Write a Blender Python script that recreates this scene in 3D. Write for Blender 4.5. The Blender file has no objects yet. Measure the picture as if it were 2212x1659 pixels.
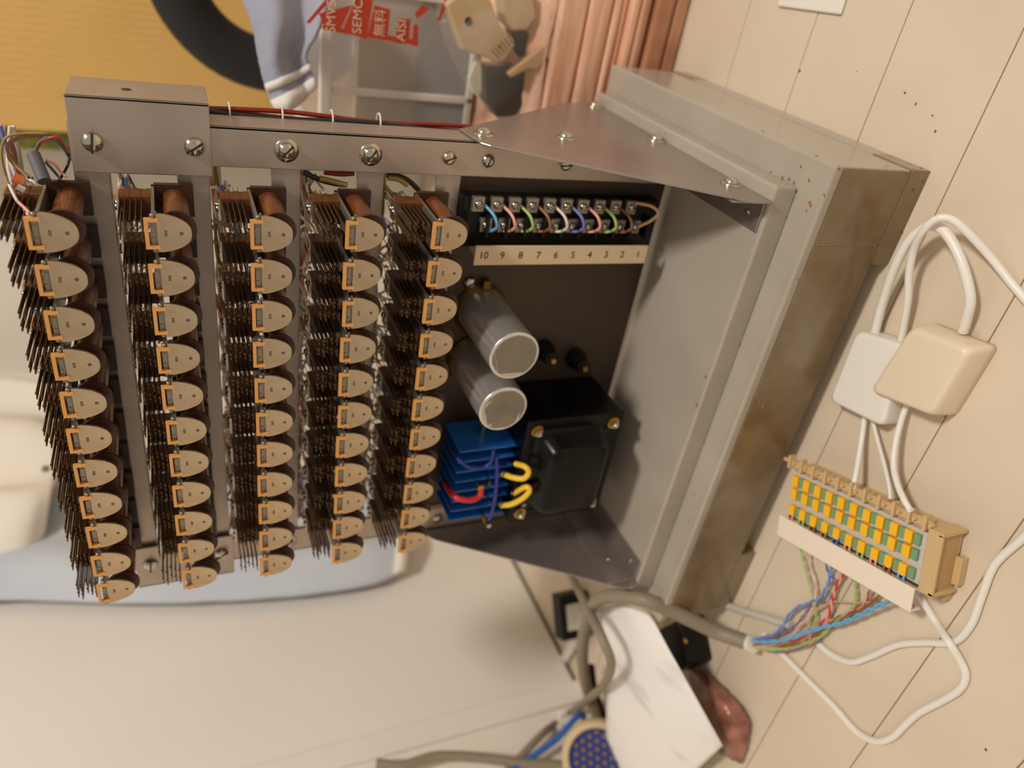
import bpy, bmesh, math, random
from mathutils import Vector, Matrix
random.seed(7)
SC = bpy.context.scene
COL = SC.collection
# ------------------------------------------------------------------ camera
R_, C_ = [[0.157159, -0.370545, -0.915422], [-0.83804, -0.540445, 0.0748879], [-0.522485, 0.755391, -0.395467]], [0.434733, -0.597632, 0.653056]
FPX = 1597.65
cam = bpy.data.cameras.new('camera')
camo = bpy.data.objects.new('camera', cam); COL.objects.link(camo)
cam.sensor_fit = 'HORIZONTAL'; cam.sensor_width = 36.0
cam.lens = FPX / 2212.0 * 36.0
cam.clip_start = 0.02; cam.clip_end = 30
m4 = Matrix(((R_[0][0], -R_[1][0], -R_[2][0], C_[0]),
             (R_[0][1], -R_[1][1], -R_[2][1], C_[1]),
             (R_[0][2], -R_[1][2], -R_[2][2], C_[2]),
             (0, 0, 0, 1)))
camo.matrix_world = m4
cam.dof.use_dof = True
cam.dof.focus_distance = 0.63
cam.dof.aperture_fstop = 3.2
SC.camera = camo
# ------------------------------------------------------------------ world, lights, exposure
w = bpy.data.worlds.new('room_air'); SC.world = w; w.use_nodes = True
bg = w.node_tree.nodes['Background']
bg.inputs['Color'].default_value = (1.0, 0.89, 0.78, 1); bg.inputs['Strength'].default_value = 0.46
lamp = bpy.data.lights.new('ceiling_globe_light', 'POINT'); lamp.energy = 400; lamp.color = (1.0, 0.93, 0.85); lamp.shadow_soft_size = 0.25
lampo = bpy.data.objects.new('ceiling_globe_light', lamp); COL.objects.link(lampo); lampo.location = (2.30, -0.80, 3.50)
vs = SC.view_settings
vs.view_transform = 'Standard'; vs.look = 'None'; vs.exposure = 0.0; vs.gamma = 1.0; vs.use_curve_mapping = False

# ------------------------------------------------------------------ materials
def lin(c):
    return tuple(((v / 255) / 12.92 if v / 255 <= .04045 else ((v / 255 + .055) / 1.055) ** 2.4) for v in c) + (1.0,)
MATS = {}
def mat(name, rgb, rough=.5, metal=0, var=None, vscale=20, bump=0, bscale=200, coat=0, trans=0, alpha=1, spec=.5, stretch=None, vlo=.35, vhi=.65, emis=None):
    if name in MATS: return MATS[name]
    m = bpy.data.materials.new(name); m.use_nodes = True; nt = m.node_tree; b = nt.nodes['Principled BSDF']
    b.inputs['Base Color'].default_value = lin(rgb); b.inputs['Roughness'].default_value = rough
    b.inputs['Metallic'].default_value = metal; b.inputs['Coat Weight'].default_value = coat
    b.inputs['Coat Roughness'].default_value = .12
    b.inputs['Transmission Weight'].default_value = trans; b.inputs['Alpha'].default_value = alpha
    b.inputs['Specular IOR Level'].default_value = spec
    if var or bump:
        tc = nt.nodes.new('ShaderNodeTexCoord'); src = tc.outputs['Object']
        if stretch:
            mp = nt.nodes.new('ShaderNodeMapping'); mp.inputs['Scale'].default_value = stretch
            nt.links.new(src, mp.inputs['Vector']); src = mp.outputs['Vector']
    if var:
        n = nt.nodes.new('ShaderNodeTexNoise'); n.inputs['Scale'].default_value = vscale; n.inputs['Detail'].default_value = 5
        nt.links.new(src, n.inputs['Vector'])
        mr = nt.nodes.new('ShaderNodeMapRange'); mr.inputs[1].default_value = vlo; mr.inputs[2].default_value = vhi
        nt.links.new(n.outputs['Fac'], mr.inputs[0])
        mx = nt.nodes.new('ShaderNodeMix'); mx.data_type = 'RGBA'
        mx.inputs[6].default_value = lin(rgb); mx.inputs[7].default_value = lin(var)
        nt.links.new(mr.outputs[0], mx.inputs[0]); nt.links.new(mx.outputs[2], b.inputs['Base Color'])
    if bump:
        n2 = nt.nodes.new('ShaderNodeTexNoise'); n2.inputs['Scale'].default_value = bscale; n2.inputs['Detail'].default_value = 3
        nt.links.new(src, n2.inputs['Vector'])
        bp = nt.nodes.new('ShaderNodeBump'); bp.inputs['Strength'].default_value = bump; bp.inputs['Distance'].default_value = .002
        nt.links.new(n2.outputs['Fac'], bp.inputs['Height']); nt.links.new(bp.outputs['Normal'], b.inputs['Normal'])
    MATS[name] = m
    return m

M_floor = mat('cream_vinyl_plank', (218, 203, 180), .60, var=(212, 195, 171), vscale=6, bump=.05, bscale=60, spec=.3)
M_seam = mat('floor_seam_brown', (160, 124, 74), .8)
M_wall = mat('cream_wallpaper', (230, 222, 210), .85, bump=.35, bscale=260)
M_door = mat('painted_white_door', (232, 226, 218), .55, var=(228, 221, 212), vscale=3)
M_gap = mat('dark_gap', (70, 62, 48), .9)
M_trim = mat('painted_casing', (230, 223, 213), .5)
M_paint = mat('grey_green_enamel', (174, 164, 150), .30, var=(165, 155, 140), vscale=9, coat=.35, bump=.04, bscale=300)
M_front = mat('stained_enamel', (134, 115, 88), .26, var=(114, 90, 60), vscale=16, coat=.35, bump=.04, bscale=300)
M_rust = mat('rust', (176, 106, 48), .9, var=(140, 76, 34), vscale=300)
M_zinc = mat('dull_zinc_steel', (188, 172, 158), .42, metal=.75, var=(176, 160, 146), vscale=14, bump=.03, bscale=300)
M_brk = mat('satin_aluminium', (168, 158, 152), .30, metal=.7, var=(156, 146, 140), vscale=8)
M_panel = mat('brushed_dark_panel', (74, 62, 52), .45, metal=.5, bump=.08, bscale=90, stretch=(1, 1, 14))
M_screw = mat('nickel_screw', (196, 190, 172), .18, metal=1)
M_slot = mat('screw_slot_dark', (46, 42, 36), .7)
M_arm = mat('nickel_plate', (206, 184, 152), .32, metal=.92, var=(192, 168, 136), vscale=45)
M_mark = mat('stamp_ink', (96, 84, 68), .8)
M_clip = mat('amber_plastic', (222, 160, 84), .30, coat=.3)
M_coil = mat('varnished_coil_wrap', (112, 58, 22), .35, coat=.4, var=(92, 44, 14), vscale=60)
M_flange = mat('dark_phenolic', (58, 30, 14), .45)
M_heel = mat('relay_iron', (150, 142, 128), .38, metal=.7)
M_phen = mat('brown_phenolic_board', (112, 64, 24), .5, var=(88, 48, 18), vscale=80)
M_spring = mat('nickel_silver_spring', (104, 78, 50), .42, metal=.6)
M_black = mat('black_enamel', (7, 6, 5), .30, coat=.05, spec=.2)
M_bplast = mat('black_plastic', (15, 13, 12), .45, spec=.3)
M_rubber = mat('black_foam_rubber', (26, 23, 22), .65, bump=.1, bscale=400)
M_alu = mat('capacitor_can', (222, 220, 218), .30, metal=.8, bump=.04, bscale=80, stretch=(1, .05, 1))
M_alutop = mat('capacitor_end', (238, 224, 202), .45, metal=.5)
M_brassd = mat('aged_brass', (120, 92, 48), .4, metal=.9)
M_brass = mat('brass', (186, 142, 72), .3, metal=1)
M_blue = mat('blue_fin_paint', (22, 96, 176), .4, coat=.2)
M_label = mat('cream_card_label', (214, 190, 152), .7)
M_ink = mat('black_ink', (30, 26, 24), .8)
M_white = mat('white_abs', (232, 226, 216), .38)
M_ivory = mat('ivory_abs', (230, 212, 184), .36)
M_beige = mat('beige_block_plastic', (205, 174, 124), .42)
M_pwhite = mat('terminal_grey', (200, 192, 186), .5)
M_yel = mat('yellow_pusher', (248, 186, 28), .4)
M_grn = mat('green_pusher', (116, 156, 114), .45)
M_cover = mat('cream_cover_strip', (238, 222, 202), .36)
M_cable = mat('white_pvc_cable', (232, 226, 216), .4)
M_gcable = mat('grey_cable_sheath', (138, 126, 106), .5)
M_paper = mat('white_paper', (242, 238, 233), .8, var=(178, 174, 170), vscale=22, vlo=.54, vhi=.92, stretch=(1, .35, 1))
M_tat = None
M_heri = mat('green_tatami_border', (122, 118, 34), .8, var=(66, 74, 22), vscale=60)
M_whitecloth = mat('white_cotton', (238, 230, 216), .9, bump=.15, bscale=500)
M_bluecloth = mat('pale_blue_cotton', (200, 206, 214), .9, bump=.15, bscale=500, var=(186, 194, 206), vscale=5)
M_stripecloth = mat('grey_blue_cloth', (176, 176, 188), .9, bump=.1, bscale=400, var=(156, 158, 174), vscale=6)
M_stripe = mat('white_stripe_cloth', (228, 220, 214), .9)
M_pink = mat('pink_antistatic_film', (242, 198, 168), .35, coat=.25, var=(218, 160, 128), vscale=9, stretch=(1, 1, 12))
M_pinkdark = mat('brown_tinted_film', (196, 146, 114), .3, coat=.3, var=(170, 114, 80), vscale=12)
M_handset = mat('aged_handset_plastic', (204, 178, 138), .45, var=(190, 160, 118), vscale=20)
M_clearbox = mat('frosted_polypropylene', (226, 220, 216), .35, alpha=.34)
M_clearrim = mat('frosted_rim', (244, 236, 228), .35, alpha=.9)
M_film = mat('clear_poly_film', (215, 205, 190), .15, alpha=.07, coat=.2)
M_redprint = mat('red_print', (186, 58, 28), .5)
M_creamprint = mat('cream_print', (226, 190, 160), .6)
M_dkgrey = mat('charcoal_plastic', (40, 34, 32), .35, coat=.3)
M_tan = mat('tan_plastic', (204, 182, 142), .5)
M_redbag = mat('red_bubble_film', (208, 138, 120), .22, coat=.4, alpha=.66, var=(128, 78, 62), vscale=40, bump=.8, bscale=90)
def wirem(n, c): return mat('wire_' + n, c, .4)
W_ = {n: wirem(n, c) for n, c in dict(blue=(110, 172, 212), pink=(236, 164, 150), green=(166, 192, 108), violet=(112, 120, 190), brown=(150, 96, 66), white=(226, 214, 200),
      red=(206, 44, 30), yellow=(238, 196, 56), navy=(40, 44, 130), dkred=(132, 34, 14), black=(34, 32, 30), olive=(150, 128, 66), orange=(214, 110, 46), teal=(66, 92, 92), cobalt=(52, 104, 186), lgreen=(168, 190, 120)).items()}

def make_tatami():
    m = bpy.data.materials.new('woven_rush'); m.use_nodes = True; nt = m.node_tree; b = nt.nodes['Principled BSDF']
    b.inputs['Roughness'].default_value = .65
    tc = nt.nodes.new('ShaderNodeTexCoord')
    def wave(scale, d):
        wv = nt.nodes.new('ShaderNodeTexWave'); wv.bands_direction = d; wv.inputs['Scale'].default_value = scale; wv.inputs['Distortion'].default_value = .6
        nt.links.new(tc.outputs['Object'], wv.inputs['Vector']); return wv
    a = wave(22, 'X'); c = wave(60, 'Z')
    ns = nt.nodes.new('ShaderNodeTexNoise'); ns.inputs['Scale'].default_value = 5
    nt.links.new(tc.outputs['Object'], ns.inputs['Vector'])
    ad = nt.nodes.new('ShaderNodeMath'); ad.operation = 'ADD'
    nt.links.new(a.outputs['Fac'], ad.inputs[0]); nt.links.new(c.outputs['Fac'], ad.inputs[1])
    a2 = nt.nodes.new('ShaderNodeMath'); a2.operation = 'MULTIPLY_ADD'; a2.inputs[1].default_value = .3
    nt.links.new(ad.outputs[0], a2.inputs[0]); nt.links.new(ns.outputs['Fac'], a2.inputs[2])
    cr = nt.nodes.new('ShaderNodeValToRGB')
    cr.color_ramp.elements[0].position = .35; cr.color_ramp.elements[0].color = lin((204, 160, 84))
    cr.color_ramp.elements[1].position = 1.1; cr.color_ramp.elements[1].color = lin((220, 178, 104))
    nt.links.new(a2.outputs[0], cr.inputs[0]); nt.links.new(cr.outputs[0], b.inputs['Base Color'])
    bp = nt.nodes.new('ShaderNodeBump'); bp.inputs['Strength'].default_value = .25; bp.inputs['Distance'].default_value = .002
    nt.links.new(ad.outputs[0], bp.inputs['Height']); nt.links.new(bp.outputs[0], b.inputs['Normal'])
    return m
M_tat = make_tatami()

# ------------------------------------------------------------------ mesh helpers
class MB:
    def __init__(s): s.v = []; s.f = []; s.m = []; s.sm = []
    def add(s, vs, fs, mi=0, smooth=False):
        o = len(s.v); s.v += [tuple(v) for v in vs]
        for f in fs: s.f.append(tuple(i + o for i in f)); s.m.append(mi); s.sm.append(smooth)
        return s
    def box(s, x0, x1, y0, y1, z0, z1, mi=0):
        return s.add([(x0, y0, z0), (x1, y0, z0), (x1, y1, z0), (x0, y1, z0), (x0, y0, z1), (x1, y0, z1), (x1, y1, z1), (x0, y1, z1)],
                     [(0, 3, 2, 1), (4, 5, 6, 7), (0, 1, 5, 4), (1, 2, 6, 5), (2, 3, 7, 6), (3, 0, 4, 7)], mi)
    def prism(s, poly, ax, a, b, mi=0):
        """poly: 2D points in the two other axes (in xyz order), extruded along ax from a to b"""
        n = len(poly)
        def P(p, t):
            l = list(p); l.insert(ax, t); return tuple(l)
        s.add([P(p, a) for p in poly] + [P(p, b) for p in poly],
              [tuple(range(n))[::-1], tuple(range(n, 2 * n))] + [(i, (i + 1) % n, n + (i + 1) % n, n + i) for i in range(n)], mi)
        return s
    def rev(s, p0, axis, prof, n=20, mi=0, smooth=True, caps=True):
        """surface of revolution: prof = [(dist along axis, radius)...]"""
        ax = Vector(axis).normalized(); a = ax.orthogonal().normalized(); b = ax.cross(a); p0 = Vector(p0)
        vs = []
        for d, r in prof:
            for k in range(n):
                t = 2 * math.pi * k / n; vs.append(p0 + ax * d + (a * math.cos(t) + b * math.sin(t)) * r)
        fs = []
        for i in range(len(prof) - 1):
            for k in range(n):
                fs.append((i * n + k, i * n + (k + 1) % n, (i + 1) * n + (k + 1) % n, (i + 1) * n + k))
        s.add(vs, fs, mi, smooth)
        if caps:
            s.add(vs[:n], [tuple(range(n))[::-1]], mi); s.add(vs[-n:], [tuple(range(n))], mi)
        return s
    def cyl(s, p0, p1, r, n=16, mi=0, r1=None):
        d = Vector(p1) - Vector(p0)
        return s.rev(p0, d, [(0, r), (d.length, r if r1 is None else r1)], n, mi)
    def tube(s, pts, r, n=10, sub=6, mi=0, flat=1.0):
        P = smooth_path(pts, sub); m = len(P); vs = []
        up = None
        for i, p in enumerate(P):
            t = (P[min(i + 1, m - 1)] - P[max(i - 1, 0)]).normalized()
            if up is None: up = t.orthogonal().normalized()
            up = (up - t * up.dot(t)); up = up.normalized() if up.length > 1e-6 else t.orthogonal().normalized()
            sd = t.cross(up)
            for k in range(n):
                a = 2 * math.pi * k / n; vs.append(p + up * (math.cos(a) * r) + sd * (math.sin(a) * r * flat))
        fs = [(i * n + k, i * n + (k + 1) % n, (i + 1) * n + (k + 1) % n, (i + 1) * n + k) for i in range(m - 1) for k in range(n)]
        s.add(vs, fs, mi, True)
        s.add(vs[:n], [tuple(range(n))[::-1]], mi); s.add(vs[-n:], [tuple(range(n))], mi)
        return s
    def xf(s, M, start=0):
        for i in range(start, len(s.v)): s.v[i] = tuple(M @ Vector(s.v[i]))
        return s
    def mesh(s, name):
        me = bpy.data.meshes.new(name); me.from_pydata(s.v, [], s.f)
        for i, p in enumerate(me.polygons): p.material_index = s.m[i]; p.use_smooth = s.sm[i]
        bm = bmesh.new(); bm.from_mesh(me); bmesh.ops.recalc_face_normals(bm, faces=bm.faces); bm.to_mesh(me); bm.free()
        return me
    def obj(s, name, mats, parent=None, bevel=0, seg=2, origin=None):
        if not isinstance(mats, (list, tuple)): mats = [mats]
        if origin is not None: s.xf(Matrix.Translation(-Vector(origin)))
        me = s.mesh(name)
        for m in mats: me.materials.append(m)
        return link(name, me, parent, bevel, seg, origin)
def link(name, me, parent=None, bevel=0, seg=2, loc=None):
    o = bpy.data.objects.new(name, me); COL.objects.link(o)
    if loc is not None: o.location = loc
    if parent is not None: o.parent = parent
    if bevel:
        b = o.modifiers.new('bevel', 'BEVEL'); b.width = bevel; b.segments = seg; b.limit_method = 'ANGLE'; b.angle_limit = math.radians(40)
    return o
def smooth_path(pts, sub):
    P = [Vector(p) for p in pts]
    if len(P) < 3 or sub < 2: return P
    Q = [P[0] * 2 - P[1]] + P + [P[-1] * 2 - P[-2]]; out = []
    for i in range(1, len(Q) - 2):
        a, b, c, d = Q[i - 1], Q[i], Q[i + 1], Q[i + 2]
        for k in range(sub):
            t = k / sub
            out.append(.5 * (2 * b + (c - a) * t + (2 * a - 5 * b + 4 * c - d) * t * t + (3 * b - a - 3 * c + d) * t ** 3))
    out.append(P[-1]); return out
def grid_sheet(rows, su=6, sv=6):
    """rows: list of lists of points -> dense smooth grid; returns (verts, faces)"""
    A = [smooth_path(r, su) for r in rows]; n = len(A[0])
    cols = [smooth_path([a[j] for a in A], sv) for j in range(n)]; m = len(cols[0])
    vs = [cols[j][i] for i in range(m) for j in range(n)]
    fs = [(i * n + j, i * n + j + 1, (i + 1) * n + j + 1, (i + 1) * n + j) for i in range(m - 1) for j in range(n - 1)]
    return vs, fs
def sheet(name, rows, mats, parent=None, thick=.001, su=6, sv=6, wob=0, seed=0):
    vs, fs = grid_sheet(rows, su, sv); rnd = random.Random(seed)
    if wob: vs = [v + Vector((rnd.uniform(-wob, wob), rnd.uniform(-wob, wob), rnd.uniform(-wob, wob))) for v in vs]
    mb = MB(); mb.add(vs, fs, 0, True); o = mb.obj(name, mats, parent)
    sd = o.modifiers.new('thickness', 'SOLIDIFY'); sd.thickness = thick; sd.offset = 0
    return o
def tag(o, label, cat, group=None):
    o['label'] = label; o['category'] = cat
    if group: o['group'] = group
    return o
def empty(name, loc=(0, 0, 0), rz=0):
    o = bpy.data.objects.new(name, None); COL.objects.link(o); o.location = loc; o.rotation_euler = (0, 0, rz); o.empty_display_size = .02
    return o
def text_mesh(txt, size, name='lettering'):
    cu = bpy.data.curves.new(name, 'FONT'); cu.body = txt; cu.size = size; cu.align_x = 'CENTER'; cu.align_y = 'CENTER'; cu.extrude = size * .01
    o = bpy.data.objects.new(name, cu); COL.objects.link(o)
    dg = bpy.context.evaluated_depsgraph_get(); me = bpy.data.meshes.new_from_object(o.evaluated_get(dg))
    bpy.data.objects.remove(o); bpy.data.curves.remove(cu); me.name = name
    return me
def struct(o): o['kind'] = 'structure'; return o

# ================================================================== the setting
fl = struct(MB().box(-.9, 1.6, -1.2, 1.5, -.03, -.0022).obj('floor', M_seam))
ys = [1.42, 1.30, 1.18, 1.06, .94, .82, .70, .58, .46, .34, .222, .105, -.012, -.132, -.236, -.34, -.45, -.56, -.68, -.80, -.92, -1.04, -1.2]
for a, b in zip(ys[1:], ys[:-1]):
    g = .00055
    MB().box(-.9, 1.6, a + g, b - g, -.006, 0).obj('plank', M_floor, fl, bevel=.0006, seg=1)

spk = MB(); rs = random.Random(21)
for (x, y, z), q in zip([(0.3568, -0.0451, 0.0002), (0.3505, -0.0618, 0.0002), (0.3453, -0.0847, 0.0002), (0.3339, -0.0944, 0.0002), (0.3617, 0.0228, 0.0002), (0.3459, 0.1029, 0.0002), (0.2799, 0.0687, 0.0002), (-0.143, -0.4246, 0.0002), (0.1055, -0.2351, 0.0002), (-0.0945, -0.2868, 0.0002), (0.2787, 0.2168, 0.0002)], (.0016, .0014, .0012, .0015, .0009, .0022, .0018, .0015, .0008, .0010, .0008)):
    spk.add([(x + q * rs.uniform(.6, 1.2) * math.cos(t), y + q * rs.uniform(.6, 1.2) * math.sin(t), z) for t in (0, 1, 2, 3, 4.2, 5.2)], [(0, 1, 2, 3, 4, 5)])
so = spk.obj('dirt_specks', mat('floor_dirt', (120, 88, 52), .9), fl); so['kind'] = 'stuff'
wl = struct(MB().box(-.92, -.806, -1.2, 1.44, -.03, 2.4).obj('wall_left', M_wall))
struct(MB().box(-.806, -.797, .099, .1425, 0, 2.08).obj('trim_1', M_trim, None, .0015))
d1 = struct(MB().box(-.806, -.80, .144, .955, .009, 2.0).obj('door_1', M_door, None, .001))
MB().box(-.8058, -.8045, .144, .955, .0, .010).obj('door_gap_shade', M_gap, d1)  # dark strip painted in for the shade of the gap under the door
struct(MB().box(-.806, -.797, .957, 1.0, 0, 2.08).obj('trim_2', M_trim, None, .0015))
struct(MB().box(-.92, 1.6, 1.4365, 1.5, -.03, 2.4).obj('wall_back', M_wall))

# tatami mat standing against the back wall
tm = MB().box(-.098, .78, 1.262, 1.318, .002, 1.80).obj('tatami_mat', M_tat, None, .004)
tag(tm, 'straw-yellow tatami mat with green cloth border standing upright by the back wall', 'tatami mat')
MB().box(-.136, -.098, 1.2600, 1.3195, .002, 1.80).obj('border', M_heri, tm, .003)

# ================================================================== the relay rack
rack = empty('relay_rack', (0, 0.1, 0))
RO = Vector((0, .1, 0))
tag(rack, 'open grey telephone relay rack with five relay rows on a heavy steel base', 'relay rack')
def rp(mb, name, mats, parent=None, bevel=0, seg=2, origin=None):
    """a part of the rack, built in world coordinates"""
    if parent is None:
        mb.xf(Matrix.Translation(-RO)); return mb.obj(name, mats, rack, bevel, seg, origin)
    return mb.obj(name, mats, parent, bevel, seg, origin)
T = Matrix.Translation(-RO)
def sub(mb, name, mats, parent, bevel=0, seg=2):
    """a sub-part: parent is a rack part that has no transform of its own"""
    mb.xf(T); return mb.obj(name, mats, parent, bevel, seg)

# ---- base cabinet
XB, YF, YB, ZT = .3007, -.108, .310, .120
base = rp(MB().box(-XB + .001, XB - .001, YF + .0012, YB - .001, .024, ZT - .004), 'base_cabinet', M_paint, bevel=.0015)
base['label'] = 'grey enamelled steel base cabinet with worn edges'
mb = MB().box(-XB, XB, YF, YB, .1085, ZT)
sub(mb, 'top_cover', M_paint, base, .003, 3)
for x0, x1 in ((-XB + .002, .2242), (.2256, XB - .002)):
    sub(MB().box(x0, x1, YF - .0002, YF + .003, .0246, .1078), 'front_panel', M_front, base, .0008)
for x0, x1 in ((-XB, -.20), (.205, XB)):
    sub(MB().box(x0, x1, YF - .0006, YF + .05, 0, .0242), 'foot', M_front, base, .001)
    sub(MB().box(x0, x1, YB - .05, YB, 0, .0242), 'foot', M_front, base, .001)
for x in (-XB, XB - .012):
    sub(MB().box(x, x + .012, YF + .05, YB - .05, 0, .0242), 'side_skirt', M_paint, base, .001)
plat = rp(MB().box(-.2694, .2694, -.0747, .288, .119, .1464), 'platform', M_paint, bevel=.003, seg=3)
# rust chips: small flakes with their own outline
rnd = random.Random(3)
flake = MB()
def chip(p, nrm, r):
    n = Vector(nrm); a = n.orthogonal().normalized(); b = n.cross(a); k = rnd.randint(5, 8); vs = []
    for i in range(k):
        t = 2 * math.pi * i / k + rnd.uniform(-.3, .3); q = r * rnd.uniform(.5, 1.2); vs.append(Vector(p) + n * .00025 + a * math.cos(t) * q + b * math.sin(t) * q * .6)
    flake.add(vs, [tuple(range(k))])
for p in [(0.2703, -0.0335, 0.1202), (0.2713, -0.0504, 0.1202), (0.272, -0.0603, 0.1202), (0.2712, -0.0673, 0.1202), (0.287, -0.0686, 0.1202), (0.2792, -0.0843, 0.1202), (0.2613, -0.0954, 0.1202), (0.2541, -0.0942, 0.1202), (0.2741, -0.1069, 0.1202), (-0.2818, -0.0726, 0.1202), (-0.2773, -0.08, 0.1202), (-0.2542, -0.094, 0.1202), (-0.0981, -0.0886, 0.1202), (-0.1337, -0.094, 0.1202), (0.0606, -0.127, 0.1202), (0.0594, -0.1337, 0.1202), (-0.0085, -0.1278, 0.1202)]: chip(p, (0, 0, 1), rnd.uniform(.0012, .0032))
for p in [(x, -.0752, .1215) for x in (.265, .2655, .258, .24, -.255, -.262, .1, -.03)]: chip(p, (0, -1, 0), .0015)
for p in [(0.0218, -0.0704, 0.1466), (-0.2499, -0.0675, 0.1466), (-0.2606, -0.0679, 0.1466), (-0.2683, -0.0704, 0.1466), (-0.2434, -0.0679, 0.1466), (0.0577, -0.0698, 0.1466)]: chip(p, (0, 0, 1), rnd.uniform(.0018, .004))
for x, z in [(.298, .116), (.297, .03), (.29, .004), (.282, .012), (.24, .002), (-.22, .015), (-.27, .07), (-.21, .03), (-.1, .09), (-.13, .11), (-.28, .112), (-.26, .1), (.05, .108), (.19, .112)]: chip((x, YF - .0008, z), (0, -1, 0), rnd.uniform(.001, .003))
for y, z in [(-.1, .004), (-.09, .01), (-.1, .05), (-.105, .02), (-.08, .118), (.0, .117)]: chip((XB + .0002, y, z), (1, 0, 0), rnd.uniform(.001, .003))
f_ = sub(flake, 'rust_chips', M_rust, base); f_['kind'] = 'stuff'; f_['label'] = 'small rust chips along the enamel edges'

# ---- uprights, caps, brackets
for s in (1, -1):
    mb = MB()
    xs = sorted((s * .2190, s * .2535)); mb.box(xs[0], xs[1], .0778, .0806, .15, .722)
    xs = sorted((s * .2507, s * .2535)); mb.box(xs[0], xs[1], .0778, .116, .15, .722)
    rp(mb, 'upright', M_zinc, bevel=.0008)
    mb = MB()
    xs = sorted((s * .2110, s * .2715)); mb.box(xs[0], xs[1], .0748, .0777, .6236, .7270)
    xs = sorted((s * .2685, s * .2715)); mb.box(xs[0], xs[1], .0748, .138, .6236, .7270)
    cap = rp(mb, 'end_cap', M_zinc, bevel=.001)
    hole = MB().rev((s * .2713, .104, .6845), (s, 0, 0), [(0, .0042), (.0006, .0036)], 16)
    sub(hole, 'screw_hole', M_slot, cap)
    yz = [(.112, .392), (.066, .386), (.058, .379), (-.079, .170), (-.079, .1466), (.286, .1466), (.270, .199)]
    xs = sorted((s * .2538, s * .2560))
    br = rp(MB().prism(yz, 0, xs[0], xs[1]), 'side_bracket', M_brk, bevel=.0008)
    mb = MB()
    a = s * .2535; b = s * .2510; c = s * .2225
    mb.box(min(a, b), max(a, b), -.070, .280, .1466, .188); mb.box(min(a, c), max(a, c), -.070, .280, .1466, .1492)
    sub(mb, 'foot_angle', M_brk, br, .0006)

SCREW_PROF = [(0, 1.0), (.12, 1.0), (.3, .93), (.45, .78), (.56, .56), (.63, .3), (.65, .02)]
def screw_mesh(r, slot=True, washer=False, name='screw'):
    mb = MB()
    if washer: mb.rev((0, 0, 0), (0, -1, 0), [(0, r * 1.45), (r * .18, r * 1.45), (r * .18, r * .9)], 20)
    o = r * .18 if washer else 0
    mb.rev((0, -o, 0), (0, -1, 0), [(d * r * 1.15, q * r) for d, q in SCREW_PROF], 20)
    if slot: mb.box(-r * .96, r * .96, -o - r * .78, -o - r * .32, -r * .11, r * .11, 1)
    me = mb.mesh(name); me.materials.append(M_screw); me.materials.append(M_slot); return me
ME_SCR = screw_mesh(.0080); ME_SCR_W = screw_mesh(.0072, True, True); ME_SCR_M = screw_mesh(.0066); ME_SCR_B = screw_mesh(.0072, False, True); ME_SCR_S = screw_mesh(.003)
def put(me, name, p, rot=(0, 0, 0), parent=None):
    o = link(name, me, parent or rack); o.location = Vector(p) - RO; o.rotation_euler = rot; return o
ROWZ = [.598 + .0768 * k for k in (2, 1, 0, -1, -2)]
BARZ = [z - .0358 for z in ROWZ]
for s in (1, -1):
    put(ME_SCR, 'screw', (s * .2362, .0748, .7115), (0, .1, 0)); put(ME_SCR, 'screw', (s * .2362, .0748, .6368), (0, 1.0, 0))
    for z, a in ((.5620, .8), (.4875, .7), (.4115, 1.2)): put(ME_SCR_W if z > .45 else ME_SCR_M, 'screw', (s * .2362, .0778, z), (0, a, 0))
    for z, a in ((.371, .3), (.285, 1.4), (.19, .6)): put(ME_SCR_M, 'screw', (s * .2355, .0778, z), (0, a, 0))
    for y, z in ((.0955, .3722), (.1013, .2784), (.2628, .1592), (.1165, .157), (-.030, .1608)):
        put(ME_SCR_B, 'bracket_screw', (s * .2560, y, z), (0, random.random() * 3, s * math.pi / 2))
    for y in (-.052, .06, .2): put(ME_SCR_S, 'foot_screw', (s * .2365, y, .1492), (-math.pi / 2, 0, random.random() * 3))
    for y in (-.030, .1165): put(ME_SCR_S, 'foot_screw', (s * .2510, y, .166), (0, 0, -s * math.pi / 2))

# ---- cross bars
for z in BARZ:
    rp(MB().box(-.2495, .2495, .0808, .0842, z - .0128, z + .0128), 'cross_bar', M_zinc, bevel=.0006)
    o = rp(MB().box(-.2495, .2495, .0842, .098, z - .0128, z - .0100), 'bar_lip', M_zinc)

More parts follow.
